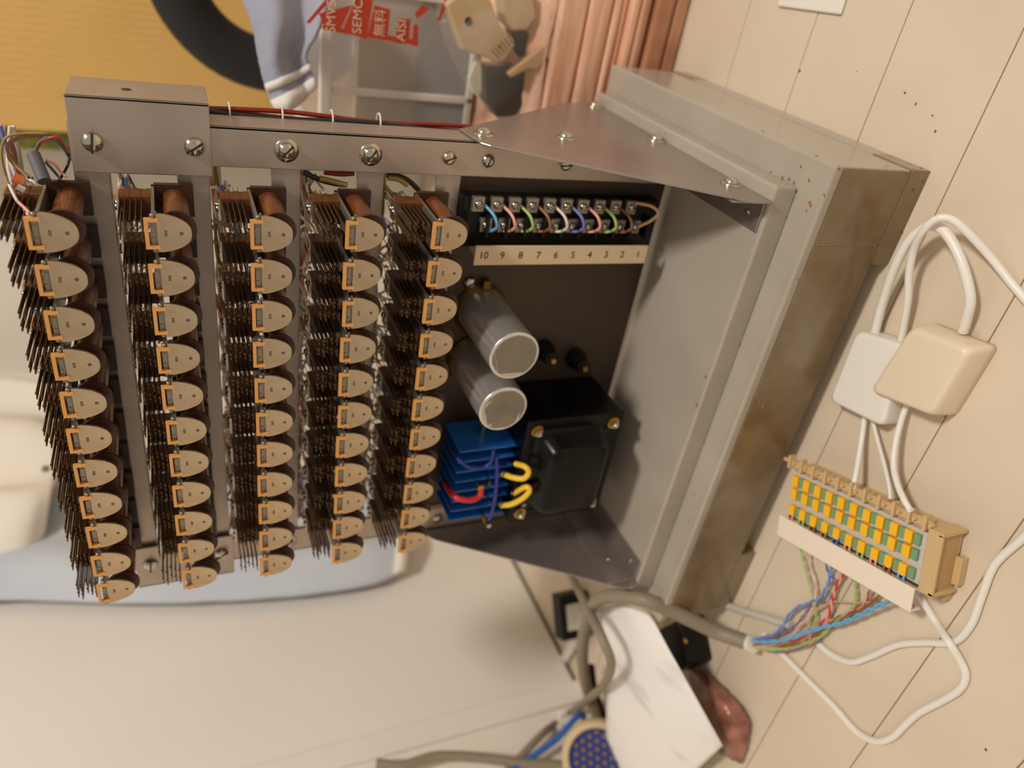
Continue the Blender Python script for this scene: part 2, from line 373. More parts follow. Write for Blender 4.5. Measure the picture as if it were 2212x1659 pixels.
# ---- relays: one set of shared meshes, 55 copies
def relay_meshes():
    d = {}
    mb = MB()                                    # iron frame (heel piece) along the coil
    mb.box(-.0105, .0105, .003, .0806, -.0042, -.0018); mb.box(-.0105, .0105, .0770, .0806, -.034, -.0018)
    mb.box(-.013, .013, .0005, .006, -.0042, -.0006)
    d['relay'] = (mb, [M_heel])
    mb = MB(); mb.rev((0, .010, -.0195), (0, 1, 0), [(0, .0105), (.062, .0105)], 24)
    d['coil'] = (mb, [M_coil])
    d['coil_cheek'] = (MB().rev((0, .0075, -.0195), (0, 1, 0), [(0, .0148), (.0025, .0148)], 24), [M_flange])
    d['rear_cheek'] = (MB().box(-.0140, .0140, .0710, .0765, -.0345, -.004), [M_flange])
    mb = MB()                                    # bell-shaped armature plate
    pts = [(-.0152, -.0052), (.0152, -.0052), (.0156, -.0075)]
    # right flank to nose
    def flank(t):  # t 0..1 from shoulder to nose
        x = .0156 * math.cos(t * math.pi / 2) ** .78; z = -.0075 - .0225 * math.sin(t * math.pi / 2) ** 1.35
        return x, z
    right = [flank(k / 12) for k in range(1, 12)] + [(0, -.0300)]
    poly = pts + right + [(-x, z) for x, z in right[-2::-1]] + [(-.0156, -.0075)]
    mb.prism(poly, 1, -.0008, .0012)
    mb.rev((0, -.0008, -.0225), (0, -1, 0), [(0, .0016), (.0001, .0014)], 10, 1)
    for k in range(3): mb.box(-.0022 + k * .0017, -.0010 + k * .0017, -.00095, -.0007, -.0125, -.0103, 1)
    d['armature'] = (mb, [M_arm, M_mark])
    mb = MB()                                    # amber lifting clip: [ shape
    mb.prism([(-.0124, .0034), (.0124, .0034), (.0124, -.0066), (.0098, -.0066), (.0098, .0006), (-.0098, .0006), (-.0098, -.0066), (-.0124, -.0066)], 1, -.0028, .0004)
    d['lifting_clip'] = (mb, [M_clip])
    mb = MB()                                    # hinge edge pins of the armature
    mb.box(-.0165, .0165, .0012, .0034, -.0058, -.0040)
    for s in (-1, 1): mb.rev((s * .0143, .0006, -.0028), (0, -1, 0), [(0, .0018), (.0016, .0018), (.0022, .0010)], 10)
    for s in (-1, 1): mb.rev((s * .0050, .0010, -.0022), (0, -1, 0), [(0, .0014), (.0012, .0012)], 8)
    d['hinge'] = (mb, [M_heel])
    mb = MB()                                    # contact springs: seven leaves, each forked in two fingers
    for k in range(5):
        z = .0050 + k * .0040
        for s in (-1, 1):
            x = s * .0056
            mb.box(x - .0036, x + .0036, .012 + .002 * (k % 2), .072, z, z + .0005)
            for q in (-1, 1):
                xx = x + q * .0021
                mb.box(xx - .0012, xx + .0012, .0030 + .0035 * (k % 3), .014, z - .0002, z + .0007)
            mb.rev((x, .008 + .003 * (k % 3), z + .0006), (0, 0, 1), [(0, .0010), (.0012, .0007)], 6)
    d['contact_springs'] = (mb, [M_spring])
    mb = MB()                                    # insulating pile-up clamped at the heel
    for k in range(6): mb.box(-.0108 + .0005 * (k % 2), .0108 - .0005 * (k % 2), .050 + .0006 * (k % 2), .0700, -.0019 + k * .0040, .0021 + k * .0040)
    d['spring_pile'] = (mb, [M_phen])
    mb = MB(); mb.box(-.0095, .0095, .052, .068, .0221, .0239)
    for y in (.0555, .0645): mb.rev((0.0, y, .0239), (0, 0, 1), [(0, .0030), (.0014, .0028), (.0022, .0012)], 10)
    d['clamp_plate'] = (mb, [M_screw])
    mb = MB()                                    # solder tags behind the bar
    for k in range(5):
        z = .0050 + k * .0040
        for s in (-1, 1): mb.box(s * .0056 - .0012, s * .0056 + .0012, .070, .092, z, z + .0005)
    d['solder_tags'] = (mb, [M_screw])
    out = {}
    for k, (mb, ms) in d.items():
        me = mb.mesh(k)
        for m in ms: me.materials.append(m)
        out[k] = me
    return out
RM = relay_meshes()
for ri, rz in enumerate(ROWZ):
    for i in range(11):
        p = Vector(((5 - i) * .038 + random.uniform(-.0004, .0004), 0, rz + random.uniform(-.0006, .0006)))
        r = link('relay', RM['relay'], rack); r.location = p - RO
        for k in ('coil', 'coil_cheek', 'rear_cheek', 'armature', 'lifting_clip', 'hinge', 'contact_springs', 'spring_pile', 'clamp_plate', 'solder_tags'):
            c = link(k, RM[k], r)
            if k in ('contact_springs', 'spring_pile', 'clamp_plate', 'solder_tags', 'hinge'): c['kind'] = 'stuff'
            if k == 'armature': c.rotation_euler = (random.uniform(-.05, .02), 0, random.uniform(-.02, .02))

# ---- wiring behind the rows
rnd = random.Random(11)
for ri, rz in enumerate(ROWZ):
    mb = MB(); cols = ['white', 'white', 'white', 'white', 'lgreen', 'pink', 'olive', 'brown', 'white', 'violet']
    for i in range(11):
        x0 = (5 - i) * .038
        for k in range(5):
            z = rz + .0050 + rnd.randint(0, 4) * .0040; xa = x0 + rnd.choice((-.0056, .0056))
            mb.tube([(xa, .086, z), (xa + rnd.uniform(-.006, .006), .100, z + rnd.uniform(-.004, .006)), (xa + rnd.uniform(-.016, .016), .112, rz + rnd.uniform(.008, .030)), (xa + rnd.uniform(-.03, .03), .115, rz + .024)], .0014, 6, 4, rnd.randrange(len(cols)))
    for k in range(7):
        pts = [(.235 - j * .0335, .113 + rnd.uniform(-.004, .004), rz + .022 + rnd.uniform(-.005, .005)) for j in range(15)]
        mb.tube(pts, .0016, 6, 3, rnd.randrange(len(cols)))
    o = rp(mb, 'row_wiring', [W_[c] for c in cols]); o['kind'] = 'stuff'; o['label'] = 'tangle of thin pale wires soldered behind the relay row'
# harness up the right-hand upright
hx = .2480
for n, dx, dy, r in (('dkred', .010, .012, .0022), ('dkred', .006, .016, .0022), ('black', .007, .008, .0024), ('olive', .002, .012, .0020), ('brown', .003, .018, .0020)):
    pts = [(hx + dx - .004 * j / 9 + .0015 * math.sin(j * 1.3 + dx * 900), .112 + dy, .70 - j * .036) for j in range(10)]
    rp(MB().tube(pts, r, 8, 4), 'harness_wire', W_[n])
for z in (.605, .560, .515, .47):
    mb = MB().tube([(hx + .0095 * math.cos(t * .785) + .0045, .1245 + .0085 * math.sin(t * .785), z) for t in range(9)], .0009, 6, 3)
    rp(mb, 'lacing_tie', W_['white'])
# loose wires and sleeve above the top right relay
for n, pts in (('olive', [(0.2189, 0.11, 0.7322), (0.2369, 0.085, 0.7407), (0.2375, 0.085, 0.7562), (0.2338, 0.085, 0.7706), (0.2213, 0.085, 0.7763), (0.2029, 0.085, 0.7767), (0.1989, 0.07, 0.7725), (0.1969, 0.04, 0.7638), (0.1972, 0.03, 0.7567)]),
               ('olive', [(0.2174, 0.11, 0.7324), (0.233, 0.088, 0.7431), (0.2321, 0.088, 0.7605), (0.2272, 0.088, 0.7705), (0.2169, 0.088, 0.7728), (0.2097, 0.088, 0.7688), (0.207, 0.08, 0.762), (0.2068, 0.07, 0.7563)]),
               ('brown', [(0.2205, 0.11, 0.7327), (0.2352, 0.086, 0.7411), (0.2359, 0.086, 0.7535), (0.2323, 0.086, 0.7664), (0.2248, 0.086, 0.7722), (0.214, 0.086, 0.7694), (0.2081, 0.08, 0.7634), (0.2071, 0.07, 0.7588)]),
               ('teal', [(0.2132, 0.1, 0.7316), (0.2308, 0.082, 0.735), (0.2363, 0.082, 0.7421), (0.2315, 0.082, 0.7491), (0.2246, 0.078, 0.7529), (0.2197, 0.076, 0.7537)]),
               ('red', [(0.2151, 0.1, 0.732), (0.2352, 0.082, 0.735), (0.2347, 0.082, 0.7439), (0.2279, 0.082, 0.7506), (0.2209, 0.078, 0.7531)]),
               ('black', [(0.219, 0.1, 0.7308), (0.2162, 0.082, 0.7313), (0.2093, 0.082, 0.7348), (0.2039, 0.075, 0.7389)]),
               ('pink', [(0.2188, 0.08, 0.7467), (0.2153, 0.08, 0.7409), (0.2091, 0.08, 0.7373), (0.2088, 0.07, 0.7333)]),
               ('teal', [(0.2169, 0.08, 0.747), (0.2115, 0.08, 0.7433), (0.2059, 0.08, 0.74), (0.2064, 0.07, 0.7375)]),
               ('pink', [(0.2025, 0.03, 0.7624), (0.2016, 0.02, 0.7573), (0.2012, 0.01, 0.7528)]),
               ('white', [(0.2077, 0.05, 0.7692), (0.2042, 0.03, 0.763), (0.1971, 0.03, 0.7597), (0.1991, 0.01, 0.7538)])):
    rp(MB().tube(pts, .0011, 7, 6), 'lead_wire', W_[n])
sl = [(0.2234, 0.078, 0.754), (0.2079, 0.06, 0.7471)]
rp(MB().tube([sl[0], tuple((Vector(sl[0]) + Vector(sl[1])) / 2), sl[1]], .0050, 14, 3), 'rubber_sleeve', mat('grey_rubber', (92, 92, 94), .6))
dd = [(0.2126, 0.055, 0.7666), (0.2092, 0.055, 0.7611)]
rp(MB().tube([dd[0], dd[1]], .0042, 12, 1), 'orange_resistor', W_['orange'])
nn = [(0.2135, 0.03, 0.7612), (0.2108, 0.03, 0.7569)]
rp(MB().tube([nn[0], nn[1]], .0035, 12, 1), 'wire_joint', M_screw)
# thick taped leads that run over the top right of rows three to five
for n, pts in (('black', [(0.2139, 0.088, 0.546), (0.2075, 0.088, 0.5313), (0.2044, 0.088, 0.5185), (0.203, 0.088, 0.5077)]), ('olive', [(0.2095, 0.086, 0.5317), (0.2069, 0.086, 0.5189), (0.2038, 0.086, 0.5059)]), ('black', [(0.2148, 0.086, 0.469), (0.2144, 0.086, 0.4577), (0.2093, 0.086, 0.4459), (0.2004, 0.086, 0.4357)]), ('dkred', [(0.214, 0.09, 0.5269), (0.2129, 0.09, 0.5098), (0.2142, 0.09, 0.499)]), ('olive', [(0.2129, 0.084, 0.4681), (0.2115, 0.084, 0.4571), (0.2063, 0.084, 0.4484)])):
    rp(MB().tube(pts, .0026, 8, 5), 'lead_wire', W_[n])

# ---- power panel
pan = rp(MB().box(-.2195, .2195, .0840, .0872, .152, .3990), 'power_panel', M_panel, bevel=.0006)
# screw terminal strip
tb = rp(MB().box(.1500, .2030, .066, .084, .166, .396), 'terminal_strip', M_bplast, bevel=.001)
tb['label'] = 'black ten-way screw terminal strip with a numbered cream card'
for k in range(11):
    z = .392 - k * .0211
    sub(MB().box(.1640, .1880, .0545, .066, z - .0014, z + .0014), 'barrier', M_bplast, tb, .0005)
ME_TS = screw_mesh(.0042, True, False, 'terminal_screw')
tz = [.3815 - k * .0196 for k in range(10)]
for z in tz:
    for x, dz in ((.1970, 0), (.1755, -.011)):
        sub(MB().box(x - .0075, x + .0075, .0605, .066, z + dz - .0062, z + dz + .0062), 'terminal_plate', M_heel, tb, .0005)
        put(ME_TS, 'terminal_screw', (x, .0605, z + dz), (0, random.random() * 3, 0)).parent = tb
st = sub(MB().box(.1395, .1600, .0440, .0470, .1815, .3850), 'label_card', M_label, tb, .0004)
sub(MB().box(.1470, .1510, .0470, .0660, .1820, .3845), 'card_holder', M_beige, tb, .0005)
for k in range(10):
    me = text_mesh(str(10 - k), .0105, 'number')
    me.materials.clear(); me.materials.append(M_ink)
    # text reads towards -Z with its top towards +X, facing -Y
    Mx = Matrix(((0, 1, 0, .1500), (0, 0, -1, .04385), (-1, 0, 0, .3755 - k * .0203), (0, 0, 0, 1)))
    me.transform(T @ Mx); o = link('number', me, tb)
for k, n in enumerate(('blue', 'pink', 'green', 'brown', 'white', 'violet', 'pink', 'green', 'brown')):
    z = tz[k] - .011
    sub(MB().tube([(.1960, .062, z + .004), (.1915, .050, z - .001), (.1850, .0455, z - .004), (.178, .048, z - .006), (.1715, .056, z - .004), (.1700, .0595, z)], .0016, 8, 5), 'jumper_wire', W_[n], tb)
sub(MB().tube([(.2030, .060, tz[9] - .004), (.205, .046, tz[9] - .014), (.200, .040, tz[9] - .021), (.190, .044, tz[9] - .018), (.178, .056, tz[9] - .012)], .0018, 8, 5), 'jumper_wire', mat('wire_tan', (216, 170, 132), .4), tb)
# electrolytic cans
for cx, cz in ((.0686, .3533), (.0032, .3548)):
    c = rp(MB().rev((cx, .0838, cz), (0, -1, 0), [(0, .0268), (.098, .0268), (.1010, .0272), (.1028, .0272), (.1038, .0262), (.1038, .0250)], 40), 'capacitor', M_alu)
    c['label'] = 'tall bare aluminium capacitor can'
    sub(MB().rev((cx, -.0196, cz), (0, -1, 0), [(0, .0251), (.0004, .0245)], 40), 'end_disc', M_alutop, c)
    sub(MB().rev((cx, .0838, cz), (0, -1, 0), [(0, .031), (.003, .031), (.003, .0275), (.007, .0275), (.007, .0269)], 40), 'mounting_ring', M_brassd, c)
    sub(MB().box(cx + .0275, cx + .038, .074, .0838, cz - .004, cz + .004), 'ring_lug', M_brassd, c, .0005)
# transformer
TX0, TX1, TZ0, TZ1 = -.1850, -.0335, .1840, .3100
tr = rp(MB().box(TX0, TX1, .004, .0838, TZ0, TZ1), 'transformer', M_black, bevel=.002)
tr['label'] = 'black enamelled power transformer with bolted end cover'
sub(MB().box(TX0 - .001, TX1 + .001, .0005, .0045, TZ0 - .001, TZ1 + .001), 'core_frame', M_black, tr, .001)
bell = MB()
def rrect(x0, x1, z0, z1, r, y, n=6):
    o = []
    for cx, cz, a0 in ((x1 - r, z1 - r, 0), (x0 + r, z1 - r, 90), (x0 + r, z0 + r, 180), (x1 - r, z0 + r, 270)):
        for k in range(n + 1):
            t = math.radians(a0 + 90 * k / n); o.append((cx + r * math.cos(t), y, cz + r * math.sin(t)))
    return o
rings = [rrect(-.172, -.047, .197, .297, .012, .0005), rrect(-.160, -.052, .206, .292, .014, -.006), rrect(-.156, -.056, .210, .288, .014, -.024), rrect(-.152, -.060, .214, .284, .012, -.030), rrect(-.146, -.066, .220, .278, .008, -.032)]
n = len(rings[0])
bell.add([p for r in rings for p in r], [(i * n + k, i * n + (k + 1) % n, (i + 1) * n + (k + 1) % n, (i + 1) * n + k) for i in range(len(rings) - 1) for k in range(n)] + [tuple(range((len(rings) - 1) * n, len(rings) * n))], 0, True)
sub(bell, 'end_bell', M_black, tr)
nutm = MB().rev((0, 0, 0), (0, -1, 0), [(0, .0078), (.0015, .0078)], 16, 0).rev((0, -.0015, 0), (0, -1, 0), [(0, .0052), (.0045, .0052)], 6, 1, smooth=False).rev((0, -.006, 0), (0, -1, 0), [(0, .003), (.003, .003), (.0036, .002)], 12, 1)
me = nutm.mesh('core_bolt'); me.materials.append(M_brass); me.materials.append(M_screw)
for x, z in ((-.0465, .2970), (-.0465, .1965), (-.1715, .2970), (-.1715, .1965)):
    put(me, 'core_bolt', (x, .0005, z)).parent = tr
# two fuse holders
for x, z in ((-.0030, .2180), (.012, .2640)):
    fh = rp(MB().rev((x, .0838, z), (0, -1, 0), [(0, .0125), (.010, .0125), (.013, .0100), (.024, .0090), (.026, .0075)], 20), 'fuse_holder', M_bplast)
    sub(MB().rev((x, .0580, z), (0, -1, 0), [(0, .0042), (.004, .0042), (.006, .003)], 14), 'fuse_tip', M_brass, fh)
for x, z in ((.1010, .3700), (-.21, .22)): put(ME_SCR, 'panel_screw', (x, .0838, z), (0, 1, 0))
# blue fin rectifier
rc = rp(MB().tube([(-.066, .046, .343), (-.200, .046, .343)], .0042, 12, 1), 'rectifier', M_screw)
rc['label'] = 'stack of blue selenium rectifier fins with coloured wires'
for k in range(8):
    x = -.0800 - k * .0150
    sub(MB().box(x - .0011, x + .0011, .0185, .0740, .3055, .3805), 'fin', M_blue, rc, .0004)
    if k < 7: sub(MB().rev((x - .002, .046, .343), (-1, 0, 0), [(0, .009), (.0118, .009)], 14), 'spacer', M_blue, rc)
for x, y, z in ((-.0960, .022, .338), (-.1260, .022, .340), (-.1560, .022, .336), (-.1850, .022, .338)):
    sub(MB().box(x - .0035, x + .0035, .0100, .024, z - .0006, z + .0006), 'solder_lug', M_brass, rc)
def yw(name, col, pts, r): sub(MB().tube(pts, r, 10, 6), name, W_[col], rc)
yw('lead', 'yellow', [(-0.1136, 0.01, 0.3249), (-0.109, -0.004, 0.317), (-0.1046, -0.012, 0.3081), (-0.0944, -0.014, 0.3049), (-0.0888, -0.01, 0.309), (-0.0951, 0.004, 0.3138)], .0034)
yw('lead', 'yellow', [(-0.1623, 0.008, 0.3196), (-0.1488, -0.006, 0.314), (-0.134, -0.014, 0.3048), (-0.1217, -0.016, 0.2995), (-0.1188, -0.012, 0.3031), (-0.1416, 0.004, 0.3081)], .0034)
yw('lead', 'red', [(-0.1284, 0.012, 0.3491), (-0.1405, 0.008, 0.3506), (-0.1423, 0.004, 0.3617), (-0.1369, 0.004, 0.3797), (-0.1391, 0.02, 0.3845), (-0.153, 0.05, 0.3791)], .0034)
yw('lead', 'navy', [(-0.0927, 0.04, 0.3818), (-0.0827, 0.012, 0.385), (-0.0935, 0.006, 0.3705), (-0.0962, 0.006, 0.3531), (-0.0872, 0.006, 0.3447), (-0.0751, 0.01, 0.3428)], .0022)
yw('lead', 'navy', [(-0.0829, 0.008, 0.3389), (-0.1042, 0.004, 0.3359), (-0.131, 0.002, 0.3341), (-0.1624, 0.004, 0.3321), (-0.1825, 0.008, 0.3329)], .0022)
q = [(-0.1294, 0.012, 0.3513), (-0.1943, 0.012, 0.3309)]
sub(MB().rev(q[0], (0, -1, 0), [(-.003, .004), (.004, .004)], 10), 'crimp', M_brass, rc)
sub(MB().rev(q[1], (0, -1, 0), [(-.004, .003), (.004, .003)], 10), 'crimp', M_screw, rc)

# ================================================================== on the floor, right: junction boxes and cables
def rbox(name, mat_, px, H, top_in, zb=.001):
    """moulded lid: floor outline px (4 xy corners, counter-clockwise), lofted to a smaller rounded top"""
    c = sum((Vector((p[0], p[1], 0)) for p in px), Vector()) / 4
    def ring(sc, z, r):
        P = [c + (Vector((p[0], p[1], 0)) - c) * sc for p in px]; out = []
        for i in range(4):
            p, a, b = P[i], P[i - 1], P[(i + 1) % 4]
            u = (a - p).normalized(); v = (b - p).normalized()
            for k in range(6):
                t = k / 5; q0 = p + u * r * (1 - t) ** 2 + v * r * t ** 2
                out.append((q0.x, q0.y, z))
        return out
    R = [ring(1.0, zb, .006), ring(1.0, H * .25, .006), ring(.5 + .5 * top_in + .02, H * .80, .008), ring(top_in + .03, H * .93, .009), ring(top_in - .02, H * .99, .009), ring(top_in - .08, H, .009)]
    mb = MB(); n = len(R[0])
    mb.add([p for r in R for p in r], [(i * n + k, i * n + (k + 1) % n, (i + 1) * n + (k + 1) % n, (i + 1) * n + k) for i in range(len(R) - 1) for k in range(n)] + [tuple(range(n))[::-1], tuple(range((len(R) - 1) * n, len(R) * n))], 0, True)
    o = mb.obj(name, mat_, None, origin=(c.x, c.y, 0)); return o, c
b1 = [(.050, -.118), (.061, -.186), (.147, -.166), (.136, -.117)]
b1 = [(.0565, -.131), (.071, -.200), (.1545, -.181), (.1400, -.126)]
o, c1 = rbox('junction_box', M_white, b1, .026, .97)
tag(o, 'white telephone junction box lying flat, nearer the base cabinet', 'junction box', 'telephone junction boxes')
q = MB().box(-.006, .006, -.003, .004, .004, .014); q.xf(Matrix.Translation((.1510, -.172, 0)) @ Matrix.Rotation(.25, 4, 'Z')); q.xf(Matrix.Translation((-c1.x, -c1.y, 0))); q.obj('modular_plug', M_film, o)
b2 = [(.0945, -.172), (.1135, -.245), (.1900, -.247), (.1790, -.182)]
o, c2 = rbox('junction_box', M_ivory, b2, .034, .90)
tag(o, 'ivory telephone junction box with rounded lid overlapping the white one', 'junction box', 'telephone junction boxes')
q = MB().box(-.006, .006, -.008, .008, .004, .014); q.xf(Matrix.Translation((.1880, -.219, 0))); q.xf(Matrix.Translation((-c2.x, -c2.y, 0))); q.obj('modular_plug', M_film, o)
def cable(name, pts, r, label, m=M_cable, cat='cable', flat=1.0, group='white telephone cables'):
    o = MB().tube(pts, r, 12, 8, 0, flat).obj(name, m)
    return tag(o, label, cat, group)
cable('telephone_cable', [(0.1382, -0.136, 0.01), (0.1722, -0.1335, 0.016), (0.2113, -0.1361, 0.026), (0.2407, -0.1412, 0.032), (0.256, -0.1474, 0.032), (0.2649, -0.155, 0.03), (0.2644, -0.168, 0.028), (0.2542, -0.1853, 0.026), (0.2393, -0.2015, 0.024), (0.2208, -0.2143, 0.02), (0.2011, -0.2168, 0.014), (0.1885, -0.2168, 0.01)], .0046, 'thick white cable arching from the white junction box to the ivory one')
cable('telephone_cable', [(0.1457, -0.167, 0.01), (0.1716, -0.162, 0.014), (0.195, -0.1583, 0.02), (0.2166, -0.1527, 0.026), (0.2393, -0.1509, 0.032), (0.2588, -0.1566, 0.04), (0.2738, -0.1637, 0.04), (0.2776, -0.1731, 0.034), (0.2714, -0.1872, 0.026), (0.2571, -0.2081, 0.012), (0.2422, -0.2343, 0.005), (0.2265, -0.273, 0.004)], .0036, 'white cable looping up and running off the right edge')
cable('telephone_cable', [(0.0588, -0.1671, 0.01), (0.0398, -0.1777, 0.014), (0.0231, -0.1903, 0.022), (0.0087, -0.2017, 0.03), (-0.0019, -0.2077, 0.034)], .0030, 'short grey-white lead from the white box to the terminal block', group='short leads into the terminal block')
cable('telephone_cable', [(0.0608, -0.1746, 0.008), (0.0479, -0.1928, 0.012), (0.0337, -0.216, 0.018), (0.0225, -0.2342, 0.024), (0.0134, -0.243, 0.026)], .0048, 'broad flat white lead into the terminal block', flat=.5, group='short leads into the terminal block')
cable('telephone_cable', [(0.1013, -0.2021, 0.01), (0.0845, -0.2069, 0.014), (0.0637, -0.2164, 0.02), (0.0455, -0.2292, 0.026), (0.0359, -0.245, 0.032), (0.0301, -0.2601, 0.036), (0.0245, -0.2724, 0.036)], .0030, 'round lead from the ivory box curving into the terminal block', group='short leads into the terminal block')
cable('telephone_cable', [(0.1063, -0.3556, 0.004), (0.0589, -0.3498, 0.004), (0.0198, -0.3436, 0.004), (-0.0142, -0.3494, 0.004), (-0.0467, -0.3559, 0.004), (-0.0762, -0.3528, 0.004), (-0.1009, -0.3332, 0.004), (-0.1293, -0.313, 0.004), (-0.1693, -0.2962, 0.004), (-0.1957, -0.2829, 0.004), (-0.2111, -0.2619, 0.004), (-0.2166, -0.2416, 0.004), (-0.2153, -0.2208, 0.004)], .0037, 'white cable snaking from the right edge past the terminal block')
cable('telephone_cable', [(-0.059, -0.2984, 0.008), (-0.065, -0.3117, 0.006), (-0.0743, -0.3307, 0.004), (-0.0742, -0.3529, 0.012), (-0.085, -0.3675, 0.006), (-0.0949, -0.3773, 0.004), (-0.1125, -0.3799, 0.004), (-0.1409, -0.3731, 0.004), (-0.1715, -0.3644, 0.004), (-0.1974, -0.3607, 0.004), (-0.2228, -0.3579, 0.004), (-0.246, -0.3478, 0.004), (-0.2608, -0.3262, 0.004), (-0.2638, -0.2908, 0.004), (-0.2713, -0.2471, 0.004), (-0.2769, -0.2071, 0.004), (-0.2816, -0.1727, 0.004)], .0038, 'white cable making a wide bend over the floorboards below the terminal block')
cable('plastic_tube', [(-0.3186, -0.0809, 0.006), (-0.2859, -0.1283, 0.006), (-0.2592, -0.1632, 0.006), (-0.2307, -0.2003, 0.006)], .0050, 'pale grey stiff tube lying beside the front of the base', mat('pale_grey_pvc', (200, 192, 182), .45), 'tube', group=None)

# ---- push-terminal block
U = Vector((.322, -.947, 0)).normalized(); V = Vector((-U.y * -1, 0, 0))
V = Vector((U.y, -U.x, 0))            # across the rows, away from the boxes
org = Vector((-.042, -.1475, 0))
MBk = Matrix(((U.x, V.x, 0, org.x), (U.y, V.y, 0, org.y), (0, 0, 1, 0), (0, 0, 0, 1)))
blk = empty('terminal_block', org); MBl = Matrix(((U.x, V.x, 0, 0), (U.y, V.y, 0, 0), (0, 0, 1, 0), (0, 0, 0, 1)))
tag(blk, 'beige push-terminal block with yellow and green keys and a cream cover strip', 'terminal block')
def bk(mb, name, m, bevel=0, parent=blk):
    mb.xf(MBl); return mb.obj(name, m, parent, bevel)
body = bk(MB().box(-.014, .164, -.013, .046, .001, .030), 'body', M_beige, .0012)
bk(MB().box(-.0125, .1605, -.0095, .0445, .029, .0345), 'terminal_face', M_pwhite, .0005)
bk(MB().box(.1605, .1720, -.016, .049, .003, .0375), 'end_cheek', M_beige, .0012)
bk(MB().box(.1720, .1728, -.010, .043, .008, .0330), 'end_recess', mat('beige_recess', (186, 152, 102), .5))
bk(MB().box(.1715, .1760, -.014, .048, .0345, .0375).box(.1715, .176, -.016, -.012, .004, .0375).box(.1715, .176, .045, .049, .004, .0375), 'end_rim', M_beige, .0005)
bk(MB().box(.158, .1715, .047, .060, .001, .012), 'cable_tab', M_beige, .0008)
bk(MB().box(.1728, .1800, .012, .040, .001, .010), 'clip_foot', M_beige, .0008)
for c in range(10):
    for vv in (0, .0155, .0350):
        u = c * .0162
        bk(MB().box(u - .0066, u + .0016, vv - .0062, vv + .0062, .034, .0400), 'yellow_key', M_yel, .0006)
        bk(MB().box(u + .0026, u + .0090, vv - .0056, vv + .0056, .034, .0385), 'green_key', M_grn, .0006)
# cable comb along the upper edge
mb = MB().box(-.020, .160, -.021, -.013, .030, .0345)
for k in range(11):
    u = -.016 + k * .0172; mb.box(u - .0018, u + .0018, -.026, -.011, .030, .0385); mb.rev((u + .006, -.0185, .0345), (0, 0, 1), [(0, .0026), (.004, .0018)], 8)
bk(mb, 'cable_comb', M_beige, .0005)
bk(MB().box(-.028, -.018, -.020, -.0155, .031, .0350), 'comb_tail', M_beige, .0012)
mb = MB()
mb.box(-.016, .161, .0460, .0705, .0400, .0425); mb.box(-.016, .161, .0690, .0715, .028, .0425)
bk(mb, 'cover_strip', M_cover, .0008)
bk(MB().box(-.012, .158, .0450, .0475, .020, .034), 'wire_slot', M_gap)
bcol = ['pink', 'green', 'brown', 'olive', 'cobalt', 'pink', 'green', 'pink', 'brown', 'blue']
for c in range(10):
    u = c * .0162 - .002
    for d in (-.0028, .0028):
        bk(MB().tube([(u + d, .0385, .0385), (u + d * 1.1, .043, .0400), (u + d, .0480, .0370), (u + d, .055, .030)], .0011, 6, 4), 'strand', W_[bcol[c]])
# white scrap by the block
sc_ = [(-0.0146, -0.3132, 0), (-0.016, -0.3215, 0)]
o = MB().box(-.006, .006, -.004, .004, .0005, .0035).obj('paper_scrap', M_white, None, .0006, origin=None)
o.location = [(-0.0123, -0.3172, 0)][0]; o.rotation_euler = (0, 0, .5)
tag(o, 'tiny white plastic scrap on the floor beside the terminal block', 'scrap')

# ---- grey multicore cable with fanned-out pairs
gc = MB().tube([(-0.2935, -0.173, 0.022), (-0.3012, -0.1531, 0.034), (-0.3046, -0.1354, 0.05), (-0.2931, -0.1189, 0.08), (-0.2786, -0.1046, 0.112), (-0.2688, -0.0931, 0.14), (-0.2899, -0.063, 0.152), (-0.3436, -0.0219, 0.152), (-0.4458, 0.0223, 0.125), (-0.5605, 0.0443, 0.095), (-0.6572, 0.044, 0.065), (-0.7286, 0.0248, 0.035), (-0.761, -0.0015, 0.014), (-0.7616, -0.0464, 0.013)], .0098, 16, 8).obj('multicore_cable', M_gcable)
tag(gc, 'thick grey multicore telephone cable with coloured pairs fanning from its end', 'cable')
e = [(-0.2977, -0.1674, 0.022), (-0.2894, -0.1786, 0.022)]
MB().tube([e[0], e[1]], .0108, 18, 1).obj('end_tape', M_white, gc)
def pair(col, pts, r=.0014, tw=.0016):
    r *= .85
    P = smooth_path(pts, 10)
    for k in (0, 1):
        out = []
        for i, p in enumerate(P):
            a = i * .55 + k * math.pi; out.append(p + Vector((math.cos(a) * tw * .6, math.sin(a) * tw * .6, math.sin(a + 1) * tw * .5 + r)))
        MB().tube(out, r, 6, 1).obj('wire_pair', W_[col if not isinstance(col, tuple) else col[k]], gc)
pair(('blue', 'blue'), [(-0.2799, -0.1786, 0.026), (-0.2613, -0.1959, 0.024), (-0.2344, -0.2142, 0.022), (-0.2072, -0.2281, 0.018), (-0.1806, -0.2428, 0.016), (-0.1552, -0.2585, 0.016), (-0.1258, -0.2723, 0.018), (-0.0953, -0.2856, 0.022), (-0.0669, -0.2995, 0.024)], .0019, .0024)
pair(('blue', 'violet'), [(-0.2778, -0.1775, 0.026), (-0.2638, -0.1874, 0.01), (-0.241, -0.1948, 0.01), (-0.2181, -0.1956, 0.01), (-0.197, -0.2011, 0.01), (-0.1777, -0.2111, 0.01), (-0.1582, -0.2202, 0.01), (-0.137, -0.22, 0.01), (-0.1184, -0.2151, 0.01), (-0.0937, -0.2187, 0.022)], .0015)
